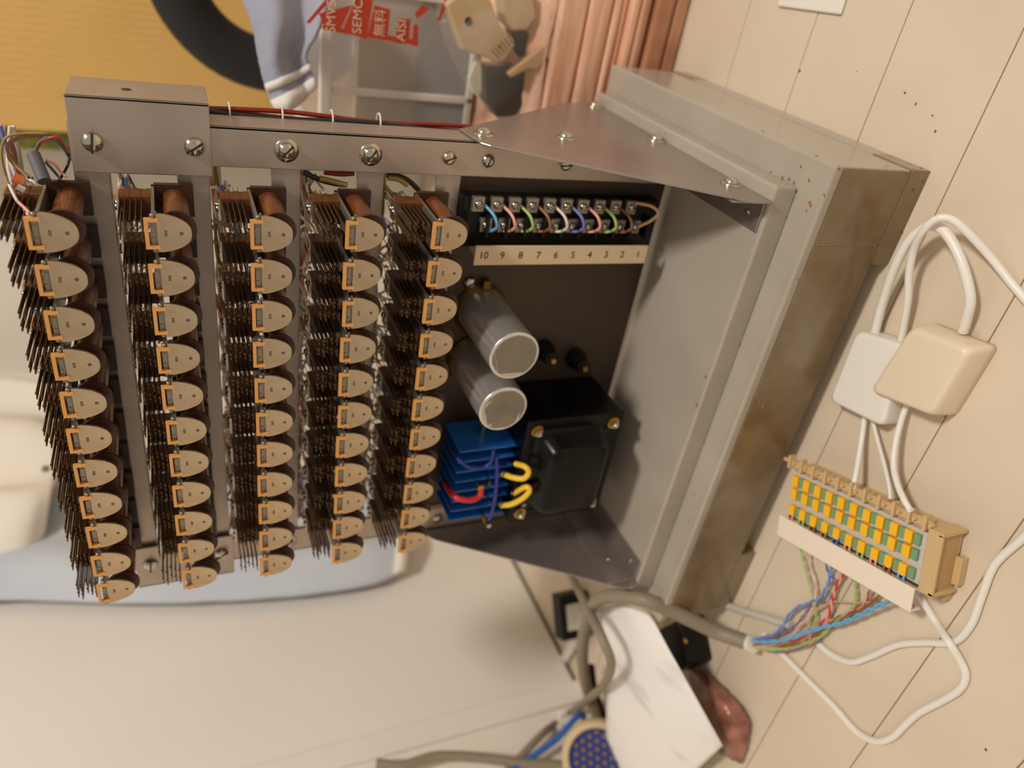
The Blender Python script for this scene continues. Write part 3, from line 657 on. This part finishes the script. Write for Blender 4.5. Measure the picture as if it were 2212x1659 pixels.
pair(('green', 'green'), [(-0.2911, -0.1794, 0.022), (-0.2728, -0.2031, 0.01), (-0.2365, -0.2267, 0.01), (-0.2076, -0.2394, 0.01), (-0.1838, -0.2457, 0.01), (-0.1586, -0.2505, 0.01), (-0.132, -0.2573, 0.01), (-0.1182, -0.2532, 0.01), (-0.1055, -0.2448, 0.01), (-0.0835, -0.2427, 0.022)], .0012)
pair(('pink', 'red'), [(-0.2889, -0.1783, 0.022), (-0.2664, -0.1996, 0.01), (-0.2213, -0.2267, 0.01), (-0.1821, -0.2371, 0.01), (-0.162, -0.2375, 0.01), (-0.1475, -0.2333, 0.01), (-0.1327, -0.2296, 0.01), (-0.1142, -0.2297, 0.01), (-0.0912, -0.233, 0.022)], .0017)
pair(('green', 'lgreen'), [(-0.29, -0.1789, 0.022), (-0.264, -0.2073, 0.01), (-0.2261, -0.231, 0.01), (-0.1946, -0.2299, 0.01), (-0.175, -0.2192, 0.01), (-0.1609, -0.2035, 0.01), (-0.1452, -0.1854, 0.01), (-0.1322, -0.1718, 0.01), (-0.1131, -0.1694, 0.022)], .0010)
pair(('pink', 'white'), [(-0.2878, -0.1777, 0.022), (-0.2562, -0.203, 0.01), (-0.2132, -0.2141, 0.01), (-0.1879, -0.2183, 0.01), (-0.1647, -0.2143, 0.01), (-0.1468, -0.2022, 0.01), (-0.1375, -0.1892, 0.01), (-0.1137, -0.1802, 0.022)], .0010)
pair(('brown', 'pink'), [(-0.2877, -0.1802, 0.024), (-0.2598, -0.205, 0.01), (-0.2213, -0.2267, 0.01), (-0.1766, -0.2418, 0.01), (-0.1463, -0.2546, 0.01), (-0.1201, -0.2646, 0.01), (-0.102, -0.2647, 0.01), (-0.0794, -0.2665, 0.022)], .0013)
pair(('brown', 'brown'), [(-0.2905, -0.1791, 0.022), (-0.2686, -0.2008, 0.01), (-0.2304, -0.2234, 0.01), (-0.1829, -0.2452, 0.01), (-0.1436, -0.2602, 0.01), (-0.1131, -0.2708, 0.01), (-0.0909, -0.2749, 0.01), (-0.0726, -0.2793, 0.022)], .0012)
pair(('brown', 'violet'), [(-0.2844, -0.1784, 0.024), (-0.2559, -0.194, 0.01), (-0.2192, -0.209, 0.01), (-0.1894, -0.2135, 0.01), (-0.1712, -0.2155, 0.01), (-0.1551, -0.23, 0.01), (-0.1295, -0.2271, 0.01), (-0.1242, -0.213, 0.01), (-0.1014, -0.2074, 0.022)], .0010)
pair(('pink', 'lgreen'), [(-0.2945, -0.1787, 0.02), (-0.2865, -0.1921, 0.01), (-0.2596, -0.2137, 0.01), (-0.2304, -0.2275, 0.01), (-0.2044, -0.2216, 0.01), (-0.182, -0.2214, 0.01), (-0.1499, -0.2346, 0.01), (-0.1259, -0.2575, 0.01), (-0.1109, -0.2696, 0.01)], .0009)
pair(('orange', 'cobalt'), [(-0.2939, -0.1784, 0.02), (-0.2905, -0.1896, 0.01), (-0.2683, -0.2095, 0.01), (-0.2304, -0.2316, 0.01), (-0.2072, -0.2431, 0.01)], .0010)

# ---- bits at the left foot of the rack
o, _ = rbox('plastic_case', M_bplast, [(-0.4303, -0.0342, 0), (-0.4532, -0.0945, 0), (-0.4048, -0.1173, 0), (-0.36, -0.0707, 0)][:4], .045, .96)
tag(o, 'small black plastic case with a brass screw in front of the base corner', 'plastic case')
p = [(-0.3747, -0.0969, 0.045)][0]
MB().rev(Vector(p) - o.location, (0, 0, 1), [(-.001, .0045), (.0015, .0045), (.0022, .002)], 14).obj('brass_screw', M_brass, o)
ad = MB().box(-.042, .042, -.018, .018, 0, .062).obj('power_adapter', M_bplast, None, .004)
ad.location = (-.640, .180, 0); ad.rotation_euler = (0, 0, .62)
tag(ad, 'black power adapter with white label standing by the door', 'power adapter')
MB().box(-.024, .024, -.0187, -.0178, .014, .050).obj('rating_label', M_white, ad)
o = sheet('paper_strip', [[(-0.8283, 0.21, 0.006), (-0.803, 0.1835, 0.006)], [(-0.708, 0.1768, 0.02), (-0.688, 0.1493, 0.02)], [(-0.5728, 0.1278, 0.05), (-0.56, 0.101, 0.05)]], M_white, None, .0012)
tag(o, 'narrow white strip slanting in front of the power adapter', 'paper strip')

o = sheet('paper_sheet', [[(-0.5242, 0.0564, 0.08), (-0.4297, 0.0002, 0.1), (-0.3886, -0.0422, 0.092)], [(-0.4217, 0.0181, 0.112), (-0.345, -0.0362, 0.124), (-0.3177, -0.0778, 0.114)], [(-0.4755, -0.0117, 0.106), (-0.3797, -0.0828, 0.116), (-0.3367, -0.1328, 0.104)],
     [(-0.5724, -0.0302, 0.086), (-0.4474, -0.1181, 0.094), (-0.3757, -0.1816, 0.082)], [(-0.7491, -0.0431, 0.05), (-0.5338, -0.1414, 0.07), (-0.4026, -0.2035, 0.066)], [(-1.048, -0.0837, 0.002), (-0.6857, -0.1637, 0.028), (-0.435, -0.2199, 0.046)]], M_paper, None, .0004, 8, 6)
tag(o, 'large white sheet of paper with faint grey sketching, curling over by the base', 'paper')
rows = []
for a, b, z in (((1490, 1440), (1545, 1470), .006), ((1505, 1490), (1590, 1520), .022), ((1520, 1540), (1618, 1560), .026), ((1540, 1590), (1612, 1600), .020), ((1560, 1630), (1600, 1650), .004)):
    rows.append((a, b, z))
RB = [[(-0.4547, -0.0892, 0.006), (-0.4312, -0.1159, 0.01), (-0.4229, -0.138, 0.004)], [(-0.4641, -0.1206, 0.014), (-0.4037, -0.1676, 0.03), (-0.4077, -0.1827, 0.008)], [(-0.4752, -0.1473, 0.016), (-0.4099, -0.1946, 0.034), (-0.4075, -0.2114, 0.008)], [(-0.4867, -0.1738, 0.014), (-0.4345, -0.2098, 0.028), (-0.4354, -0.2226, 0.006)], [(-0.5059, -0.1965, 0.006), (-0.481, -0.218, 0.012), (-0.4788, -0.2303, 0.003)]]
o = sheet('bubble_pouch', RB, M_redbag, None, .006, 7, 6, .0012, 5)
tag(o, 'reddish bubble-wrap pouch on the floor behind the white paper', 'pouch')

# cables and connector near the door frame
cable('grey_cable', [(-0.5868, 0.2472, 0.02), (-0.462, 0.1028, 0.1), (-0.3784, -0.0152, 0.155), (-0.3682, -0.0705, 0.165), (-0.4073, -0.0833, 0.15), (-0.5147, -0.0472, 0.115), (-0.67, 0.0246, 0.07), (-0.8364, 0.0973, 0.04)] + [(-.775, .047, .120), (-.775, .010, .192), (-.772, -.03, .26)], .0068, 'grey cable crossing in front of the door frame', M_gcable, group=None)
cable('grey_cable', [(-.775, .075, .42), (-.772, .058, .378), (-.770, .056, .320), (-.770, .030, .245), (-.770, .000, .180), (-.770, -.020, .125), (-.765, -.06, .08)], .0085, 'thicker grey cable hanging on the wall near the bottom edge', M_gcable, group=None)
cable('blue_cable', [(-0.6898, -0.0169, 0.03), (-0.7346, 0.0134, 0.03), (-0.7963, 0.0493, 0.03)] + [(-.745, .045, .055), (-.762, .020, .115), (-.770, .002, .185), (-.772, -.02, .25)], .0055, 'blue cable beside the round pin connector', W_['cobalt'], group=None)
cable('black_cable', [(-0.6397, 0.0652, 0.05), (-0.6872, 0.0494, 0.04), (-0.7166, 0.0292, 0.03), (-0.7469, 0.0048, 0.02), (-0.7704, -0.0234, 0.012)], .008, 'black cable behind the curled paper edge', M_bplast, group=None)
cn = Vector((-.715, -.052, .078)); ax = Vector((.62, -.55, .42)).normalized()
con = MB().rev((0, 0, 0), ax, [(-.05, .050), (-.01, .060), (.010, .060), (.014, .056), (.014, .0485), (.002, .048)], 36).obj('pin_connector', M_tan); con.location = cn
tag(con, 'round tan connector with blue insert and brass pins, half behind the paper', 'connector')
MB().rev(ax * .001, ax, [(0, .048), (.003, .048)], 32).obj('insert', mat('blue_insert', (22, 54, 132), .45), con)
a_ = ax.orthogonal().normalized(); b_ = ax.cross(a_); mp = MB()
pinm = MB().rev((0, 0, 0), (0, 0, 1), [(0, .0038), (.004, .0034)], 8).mesh('pin'); pinm.materials.append(M_brass)
rotp = ax.to_track_quat('Z', 'Y').to_euler()
for i in range(-3, 4):
    for j in range(-3, 4):
        x = (i + (j % 2) * .5) * .0135; y = j * .0118
        if math.hypot(x, y) < .042:
            pq = link('pin', pinm, con); pq.location = ax * .004 + a_ * x + b_ * y; pq.rotation_euler = rotp
for k, (y, z) in enumerate(((.085, .060), (.073, .035), (.060, .080), (.050, .045))):
    o = MB().box(-.006, .006, -.005, .005, -.008, .008).obj('cable_clip', M_white, None, .003); o.location = (-.800, y, z)
    tag(o, 'small white cable clip on the wall, ' + ('nearest the door frame', 'lowest of the four', 'highest of the four', 'farthest from the door frame')[k], 'cable clip', 'white cable clips on the wall')
    
# ================================================================== clothes on the door
bc = sheet('blue_garment', [[(-.775, .60, 1.22), (-.765, .70, 1.24), (-.775, .80, 1.22), (-.765, .92, 1.20), (-.775, 1.0, 1.2)],
    [(-.772, .578, 1.01), (-.745, .66, 1.00), (-.770, .76, 1.0), (-.745, .86, 1.0), (-.77, .98, 1.0)],
    [(-.772, .512, .78), (-.742, .60, .77), (-.768, .70, .77), (-.742, .80, .77), (-.77, .93, .77)],
    [(-.772, .466, .54), (-.738, .55, .53), (-.765, .64, .53), (-.738, .75, .53), (-.77, .88, .53)],
    [(-.772, .452, .36), (-.735, .53, .34), (-.765, .60, .33), (-.735, .70, .33), (-.77, .82, .34)],
    [(-.774, .470, .275), (-.750, .53, .255), (-.765, .60, .245), (-.745, .68, .25), (-.772, .78, .26)]], M_bluecloth, None, .006, 7, 6, .0008)
tag(bc, 'pale blue cotton garment hanging on the white door', 'garment')
sheet('hem', [[(-.766, .466, .292), (-.736, .53, .272), (-.752, .60, .262), (-.732, .68, .268)], [(-.766, .470, .262), (-.740, .53, .244), (-.754, .60, .234), (-.736, .68, .240)]], M_whitecloth, bc, .008, 6, 4)
wc = sheet('white_garment', [[(-.770, .66, 1.30), (-.70, .80, 1.32), (-.755, .92, 1.3), (-.70, 1.06, 1.31), (-.755, 1.18, 1.3), (-.72, 1.30, 1.3)],
    [(-.762, .655, 1.12), (-.690, .79, 1.12), (-.750, .90, 1.12), (-.690, 1.05, 1.12), (-.75, 1.17, 1.12), (-.72, 1.29, 1.12)],
    [(-.760, .668, 1.00), (-.685, .77, .985), (-.745, .89, 1.01), (-.69, 1.02, 1.0), (-.745, 1.14, 1.0), (-.72, 1.25, 1.0)],
    [(-.758, .72, .955), (-.695, .79, .935), (-.74, .90, .94), (-.70, 1.00, .95), (-.745, 1.10, .955), (-.73, 1.20, .97)]], M_whitecloth, None, .008, 7, 6, .0008)
tag(wc, 'cream white garment with loose folds hanging over the blue one', 'garment')
MB().rev((-.695, .86, .952), (1, -.4, 0), [(0, .008), (.004, .008), (.005, .006)], 14).obj('button', mat('grey_button', (120, 112, 100), .4), wc)

# ================================================================== clutter behind the rack
# pink antistatic stack
ps = empty('film_stack', (.30, .50, 0)); PO = Vector((.30, .50, 0))
tag(ps, 'stack of pink antistatic film packets on the floor behind the base', 'film packets')
zz = 0.0; rnd = random.Random(4)
for k, t in enumerate((.024, .030, .012, .010, .014, .009, .012, .034, .042)):
    y0 = .338 + rnd.uniform(0, .014) + (zz > .10) * .004; x1 = .44 + rnd.uniform(-.02, .03)
    mb = MB().box(.06 + rnd.uniform(-.02, .02), x1, y0, .74, zz, zz + t - .0012); mb.xf(Matrix.Translation(-PO)); mb.obj('packet', M_pinkdark if k < 2 else M_pink, ps, min(.006, t * .35), 3); zz += t
STK = zz
vs_rows = []
for i in range(5):
    row = []
    for j in range(6):
        x = .05 + j * .08; y = .36 + i * .10; zt = STK + (.062 if 0 < i < 4 and 0 < j < 5 else .006) + rnd.uniform(-.006, .006)
        row.append((x, y, zt))
    vs_rows.append(row)
vs, fs = grid_sheet(vs_rows, 6, 6)
mb = MB(); n0 = len(vs); mb.add([v + Vector((0, 0, rnd.uniform(-.0012, .0012))) for v in vs], fs, 0, True)
mb.xf(Matrix.Translation(-PO)); o = mb.obj('loose_film', M_pink, ps); sd = o.modifiers.new('t', 'SOLIDIFY'); sd.thickness = .003; sd.offset = -1

# frosted storage box standing on the stack
BX0, BX1, BY0, BY1, BZ0, BZ1 = .125, .52, .455, .74, STK + .066, .470
sb = empty('storage_box', (.32, .6, BZ0)); SO = Vector((.32, .6, BZ0))
tag(sb, 'frosted clear plastic storage box with ribbed rim behind the rack', 'storage box')
def sp(mb, name, m, bevel=0): mb.xf(Matrix.Translation(-SO)); return mb.obj(name, m, sb, bevel)
mb = MB().box(BX0, BX1, BY0, BY0 + .002, BZ0, BZ1).box(BX0, BX1, BY1 - .002, BY1, BZ0, BZ1).box(BX0, BX0 + .002, BY0, BY1, BZ0, BZ1).box(BX1 - .002, BX1, BY0, BY1, BZ0, BZ1).box(BX0, BX1, BY0, BY1, BZ0, BZ0 + .002)
sp(mb, 'walls', M_clearbox)
mb = MB().box(BX0 - .008, BX1 + .008, BY0 - .010, BY0 + .002, BZ1 - .016, BZ1).box(BX0 - .008, BX0 + .004, BY0 - .01, BY1 + .01, BZ1 - .016, BZ1).box(BX0 - .008, BX1 + .008, BY1 - .002, BY1 + .010, BZ1 - .016, BZ1).box(BX1 - .004, BX1 + .008, BY0 - .01, BY1 + .01, BZ1 - .016, BZ1)
sp(mb, 'rim', M_clearrim, .003)
for x in (.150, .205, .330):
    sp(MB().box(x, x + .010, BY0 - .006, BY0, BZ0, BZ1 - .016), 'rib', M_clearrim, .002)
sp(MB().box(BX0, BX1, BY0 - .006, BY0, BZ0, BZ0 + .010), 'bottom_rib', M_clearrim, .002)
sp(MB().box(.215, .325, BY0 - .005, BY0, BZ1 - .050, BZ1 - .043), 'handle_rib', M_clearrim, .001)
o = MB().box(.16, .50, .470, .500, BZ0 + .006, .415).obj('document_stack', M_tan, None, .003)
tag(o, 'beige folder of papers standing inside the storage box', 'folder')
o = MB().box(.15, .40, .462, .467, BZ0 + .004, .335).obj('dark_folder', M_dkgrey, None, .001)
tag(o, 'dark grey folder leaning inside the storage box', 'folder')

# striped cloth on the box
cl = sheet('striped_cloth', [[(0.3262, 0.43, 0.5737), (0.3343, 0.405, 0.5325), (0.3358, 0.43, 0.4974), (0.3424, 0.41, 0.4628)], [(0.2867, 0.41, 0.5561), (0.2935, 0.385, 0.5302), (0.2935, 0.405, 0.5009), (0.2983, 0.39, 0.4784)], [(0.2489, 0.41, 0.549), (0.2568, 0.385, 0.5332), (0.2566, 0.402, 0.511), (0.2646, 0.39, 0.4953)], [(0.2199, 0.41, 0.5425), (0.2325, 0.388, 0.5271), (0.2399, 0.402, 0.5065), (0.25, 0.39, 0.4929)], [(0.1961, 0.41, 0.5346), (0.2111, 0.39, 0.5181), (0.2209, 0.402, 0.4979), (0.2329, 0.392, 0.4867)]], M_stripecloth, None, .004, 7, 7, .0006)
tag(cl, 'grey-blue cloth tail with a white striped hem hanging in front of the storage box', 'cloth')
sheet('white_stripe', [[(0.2208, 0.406, 0.543), (0.2333, 0.384, 0.5276), (0.2407, 0.398, 0.5071), (0.2518, 0.386, 0.4935)], [(0.2111, 0.406, 0.5404), (0.2248, 0.385, 0.5242), (0.2323, 0.398, 0.5037), (0.2444, 0.387, 0.4911)]], M_stripe, cl, .004)
sheet('white_stripe', [[(0.2014, 0.406, 0.5366), (0.2163, 0.386, 0.5198), (0.2261, 0.398, 0.4992), (0.2369, 0.388, 0.488)], [(0.1862, 0.406, 0.5284), (0.1956, 0.386, 0.5153), (0.2075, 0.398, 0.4956), (0.2239, 0.389, 0.4837)]], M_stripe, cl, .004)

# printed carrier bag lying against the box
pb = sheet('carrier_bag', [[(.285, .445, .50), (.34, .43, .50), (.42, .43, .505)], [(.285, .425, .46), (.33, .40, .45), (.42, .40, .455)], [(.280, .415, .40), (.32, .385, .39), (.42, .385, .39)], [(.275, .42, .345), (.32, .39, .33), (.42, .39, .32)]], M_film, None, .0008, 7, 7, .001)
tag(pb, 'clear plastic carrier bag with red printed lettering in front of the storage box', 'carrier bag')
def quad(name, pts, m, parent, off=.003):
    mb = MB(); P = [Vector(p) for p in pts]; n = (P[1] - P[0]).cross(P[2] - P[0]).normalized()
    if n.y > 0: n = -n
    mb.add([p + n * off for p in P] + [p + n * (off - .0006) for p in P], [(0, 1, 2, 3), (7, 6, 5, 4), (0, 1, 5, 4), (1, 2, 6, 5), (2, 3, 7, 6), (3, 0, 4, 7)]); return mb.obj(name, m, parent)
def bagq(z1, z0, x0, x1, y1, y0): return [(x0, y1, z1), (x1, y1, z1), (x1, y0, z0), (x0, y0, z0)]
quad('printed_band', [(0.3106, 0.376, 0.4853), (0.2954, 0.376, 0.4786), (0.2942, 0.376, 0.4611), (0.3239, 0.376, 0.4469)], M_redprint, pb)
quad('printed_band', [(0.2967, 0.376, 0.4568), (0.2883, 0.376, 0.4284), (0.3317, 0.376, 0.4225), (0.3344, 0.376, 0.4419)], M_redprint, pb)
quad('printed_band', [(0.2916, 0.376, 0.4275), (0.2899, 0.376, 0.4027), (0.3242, 0.376, 0.4011), (0.327, 0.376, 0.4205)], M_redprint, pb)
quad('printed_band', [(0.2877, 0.376, 0.3927), (0.2884, 0.376, 0.375), (0.3168, 0.376, 0.3751), (0.3151, 0.376, 0.3913)], M_redprint, pb)
quad('printed_band', [(0.2866, 0.376, 0.3713), (0.2875, 0.376, 0.363), (0.3117, 0.376, 0.3653), (0.311, 0.376, 0.3711)], M_redprint, pb)
quad('printed_band', [(0.2979, 0.376, 0.484), (0.2934, 0.376, 0.4785), (0.2876, 0.376, 0.3618), (0.2945, 0.376, 0.3672)], M_redprint, pb, .0034)
quad('printed_band', [(0.2991, 0.376, 0.5), (0.2986, 0.376, 0.4958), (0.3313, 0.376, 0.4677), (0.3326, 0.376, 0.4731)], M_redprint, pb, .0034)
quad('printed_band', [(0.3177, 0.376, 0.367), (0.3296, 0.376, 0.3534), (0.3348, 0.376, 0.3616), (0.3235, 0.376, 0.3705)], M_redprint, pb)
quad('printed_band', [(0.3173, 0.376, 0.3419), (0.3199, 0.376, 0.3374), (0.348, 0.376, 0.3274), (0.3473, 0.376, 0.3333)], M_redprint, pb)
for txt, px in (('SMVS', [(0.3089, 0.3722, 0.471)]), ('SEMC', [(0.3123, 0.3722, 0.44)]), ('無料', [(0.3082, 0.3722, 0.4123)]), ('AISI', [(0.3028, 0.3722, 0.3855)])):
    me = text_mesh(txt, .0155, 'lettering'); me.materials.clear(); me.materials.append(M_creamprint)
    # reads upwards in the picture: baseline runs along +X, letters' tops towards +Z
    me.transform(Matrix(((1, 0, 0, px[0][0]), (0, 0, -1, px[0][1]), (0, 1, 0, px[0][2]), (0, 0, 0, 1)))); link('lettering', me, pb)

# bag of black and cream moulded parts
bg_ = sheet('parts_bag', [[(0.3487, 0.4, 0.3392), (0.3652, 0.4, 0.2477), (0.3769, 0.4, 0.1067)], [(0.3113, 0.37, 0.3383), (0.3344, 0.345, 0.2581), (0.3456, 0.37, 0.1218)], [(0.2666, 0.36, 0.3147), (0.2813, 0.34, 0.2575), (0.2922, 0.36, 0.1567)], [(0.2267, 0.36, 0.274), (0.2323, 0.345, 0.2474), (0.2455, 0.36, 0.1819)], [(0.2056, 0.37, 0.2524), (0.2038, 0.37, 0.2432), (0.2131, 0.37, 0.2136)]], M_film, None, .0008, 7, 7, .0012)
tag(bg_, 'clear bag full of black and cream moulded plastic parts', 'parts bag')
def slab(name, px, y, th, m, label, cat='plastic part', group='moulded parts in the clear bag', holes=()):
    P = [Vector(p) for p in px]; c = sum(P, Vector()) / len(P)
    mb = MB(); mb.prism([(p.x - c.x, p.z - c.z) for p in P], 1, 0, th); o = mb.obj(name, m, None, .003, 3); o.location = (c.x, y, c.z)
    tag(o, label, cat, group); return o
o = slab('cream_handset', [(0.339, 0.36, 0.3357), (0.2892, 0.36, 0.3083), (0.284, 0.36, 0.276), (0.2787, 0.36, 0.2609), (0.2819, 0.36, 0.2497), (0.3016, 0.36, 0.238), (0.3095, 0.36, 0.2413), (0.3236, 0.36, 0.263), (0.3507, 0.36, 0.2798), (0.3621, 0.36, 0.3118)], .360, .022, M_handset, 'cream plastic handset part with a dark round hole in the clear bag', 'handset part')
MB().rev(Vector([(0.3238, 0.36, 0.3054)][0]) - o.location + Vector((0, -.0002, 0)), (0, -1, 0), [(0, .0050), (.0008, .0046)], 16).obj('hole', M_slot, o)
MB().rev(Vector([(0.2994, 0.36, 0.2597)][0]) - o.location + Vector((0, -.0002, 0)), (0, -1, 0), [(0, .0022), (.0008, .002)], 12).obj('red_dot', W_['dkred'], o)
p0 = Vector([(0.3104, 0.36, 0.2862)][0]); 
for k in range(6):
    a = [(0.294, 0.36, 0.2698), (0.3135, 0.36, 0.2511)]; b = [(0.2851, 0.36, 0.2581), (0.3045, 0.36, 0.2418)]
    s0 = Vector(a[0]).lerp(Vector(a[1]), k / 5); s1 = Vector(b[0]).lerp(Vector(b[1]), k / 5); s0.y = s1.y = .3598
    MB().tube([s0 - o.location, s1 - o.location], .0007, 6, 1).obj('speaker_slot', M_phen, o)
o = slab('cream_cup', [(0.3618, 0.37, 0.2621), (0.3258, 0.37, 0.253), (0.3175, 0.37, 0.2386), (0.3206, 0.37, 0.2194), (0.336, 0.37, 0.2091), (0.3667, 0.37, 0.2215)], .372, .028, M_handset, 'rounded cream plastic cup in the clear bag', 'plastic part')
o = slab('cream_bracket', [(0.2672, 0.36, 0.242), (0.2619, 0.36, 0.2358), (0.2756, 0.36, 0.2119), (0.2736, 0.36, 0.2014), (0.2894, 0.36, 0.1873), (0.3116, 0.36, 0.1645), (0.3179, 0.36, 0.1589), (0.3463, 0.36, 0.1789), (0.3557, 0.36, 0.191), (0.3392, 0.36, 0.1942), (0.3237, 0.36, 0.1842), (0.3055, 0.36, 0.1974)], .362, .014, mat('tan_moulding', (196, 158, 116), .5), 'tan angled plastic bracket in the clear bag', 'plastic part')
MB().rev(Vector([(0.2891, 0.36, 0.1907)][0]) - o.location + Vector((0, .0018, 0)), (0, -1, 0), [(0, .0035), (.0006, .0032)], 14).obj('hole', M_slot, o)
o = slab('curved_plastic_piece', [(0.284, 0.37, 0.2851), (0.2549, 0.37, 0.294), (0.2382, 0.37, 0.2852), (0.2319, 0.37, 0.2745), (0.2422, 0.37, 0.2713), (0.2901, 0.37, 0.2796)], .368, .008, mat('grey_white_plastic', (206, 196, 176), .45), 'pale curved plastic blade in the clear bag', 'plastic part')
o = slab('plastic_stopper', [(0.3151, 0.36, 0.1583), (0.3047, 0.36, 0.1468), (0.3113, 0.36, 0.1385), (0.3229, 0.36, 0.137), (0.3239, 0.36, 0.1499)], .366, .018, mat('tan_moulding', (196, 158, 116), .5), 'small tan plastic knob in the clear bag', 'plastic part')
o = slab('plastic_shell', [(0.2704, 0.39, 0.2662), (0.2236, 0.39, 0.2572), (0.205, 0.39, 0.2392), (0.2081, 0.39, 0.2115), (0.2471, 0.39, 0.1902), (0.2715, 0.39, 0.1878), (0.2743, 0.39, 0.223)], .384, .03, M_dkgrey, 'charcoal moulded shell low in the clear bag', 'plastic part')
o = slab('plastic_block', [(0.3188, 0.39, 0.2374), (0.2836, 0.39, 0.2178), (0.3018, 0.39, 0.1797), (0.3258, 0.39, 0.1707), (0.3327, 0.39, 0.186), (0.316, 0.39, 0.21)], .386, .025, M_bplast, 'black moulded block beneath the cream cup in the clear bag', 'plastic part')
o = slab('bent_plastic_piece', [(0.3697, 0.39, 0.1766), (0.3276, 0.39, 0.1536), (0.3156, 0.39, 0.1294), (0.3257, 0.39, 0.1173), (0.3758, 0.39, 0.126)], .386, .03, M_bplast, 'black moulded arm at the right side of the clear bag', 'plastic part')

# black ring propped behind
rg = MB(); cr = Vector((.312, .80, .487)); n1, n2 = 56, 16; vs = []; fs = []
for i in range(n1):
    t = 2 * math.pi * i / n1
    for j in range(n2):
        a = 2 * math.pi * j / n2; rr = .152 + .044 * math.cos(a); vs.append((rr * math.cos(t), .036 * math.sin(a), rr * math.sin(t)))
for i in range(n1):
    for j in range(n2): fs.append((i * n2 + j, ((i + 1) % n1) * n2 + j, ((i + 1) % n1) * n2 + (j + 1) % n2, i * n2 + (j + 1) % n2))
rg.add(vs, fs, 0, True); o = rg.obj('foam_ring', M_rubber); o.location = cr; o.rotation_euler = (-.08, 0, -.15)
tag(o, 'thick black padded ring standing upright in front of the tatami mat', 'ring')
o = MB().box(.12, .52, .752, .90, 0, .291).obj('packing_box', mat('dark_cardboard', (92, 74, 52), .8), None, .003)
tag(o, 'dark cardboard box behind the storage box carrying the black ring', 'box')
# pale plate on the floor at the top edge
o = MB().box(-.06, .06, -.05, .05, .0004, .0045).obj('plastic_plate', M_white, None, .0035, 3); o.location = (.465, .122, 0); o.rotation_euler = (0, 0, .06)
tag(o, 'thin white plastic plate lying on the floorboards right of the base', 'plate')
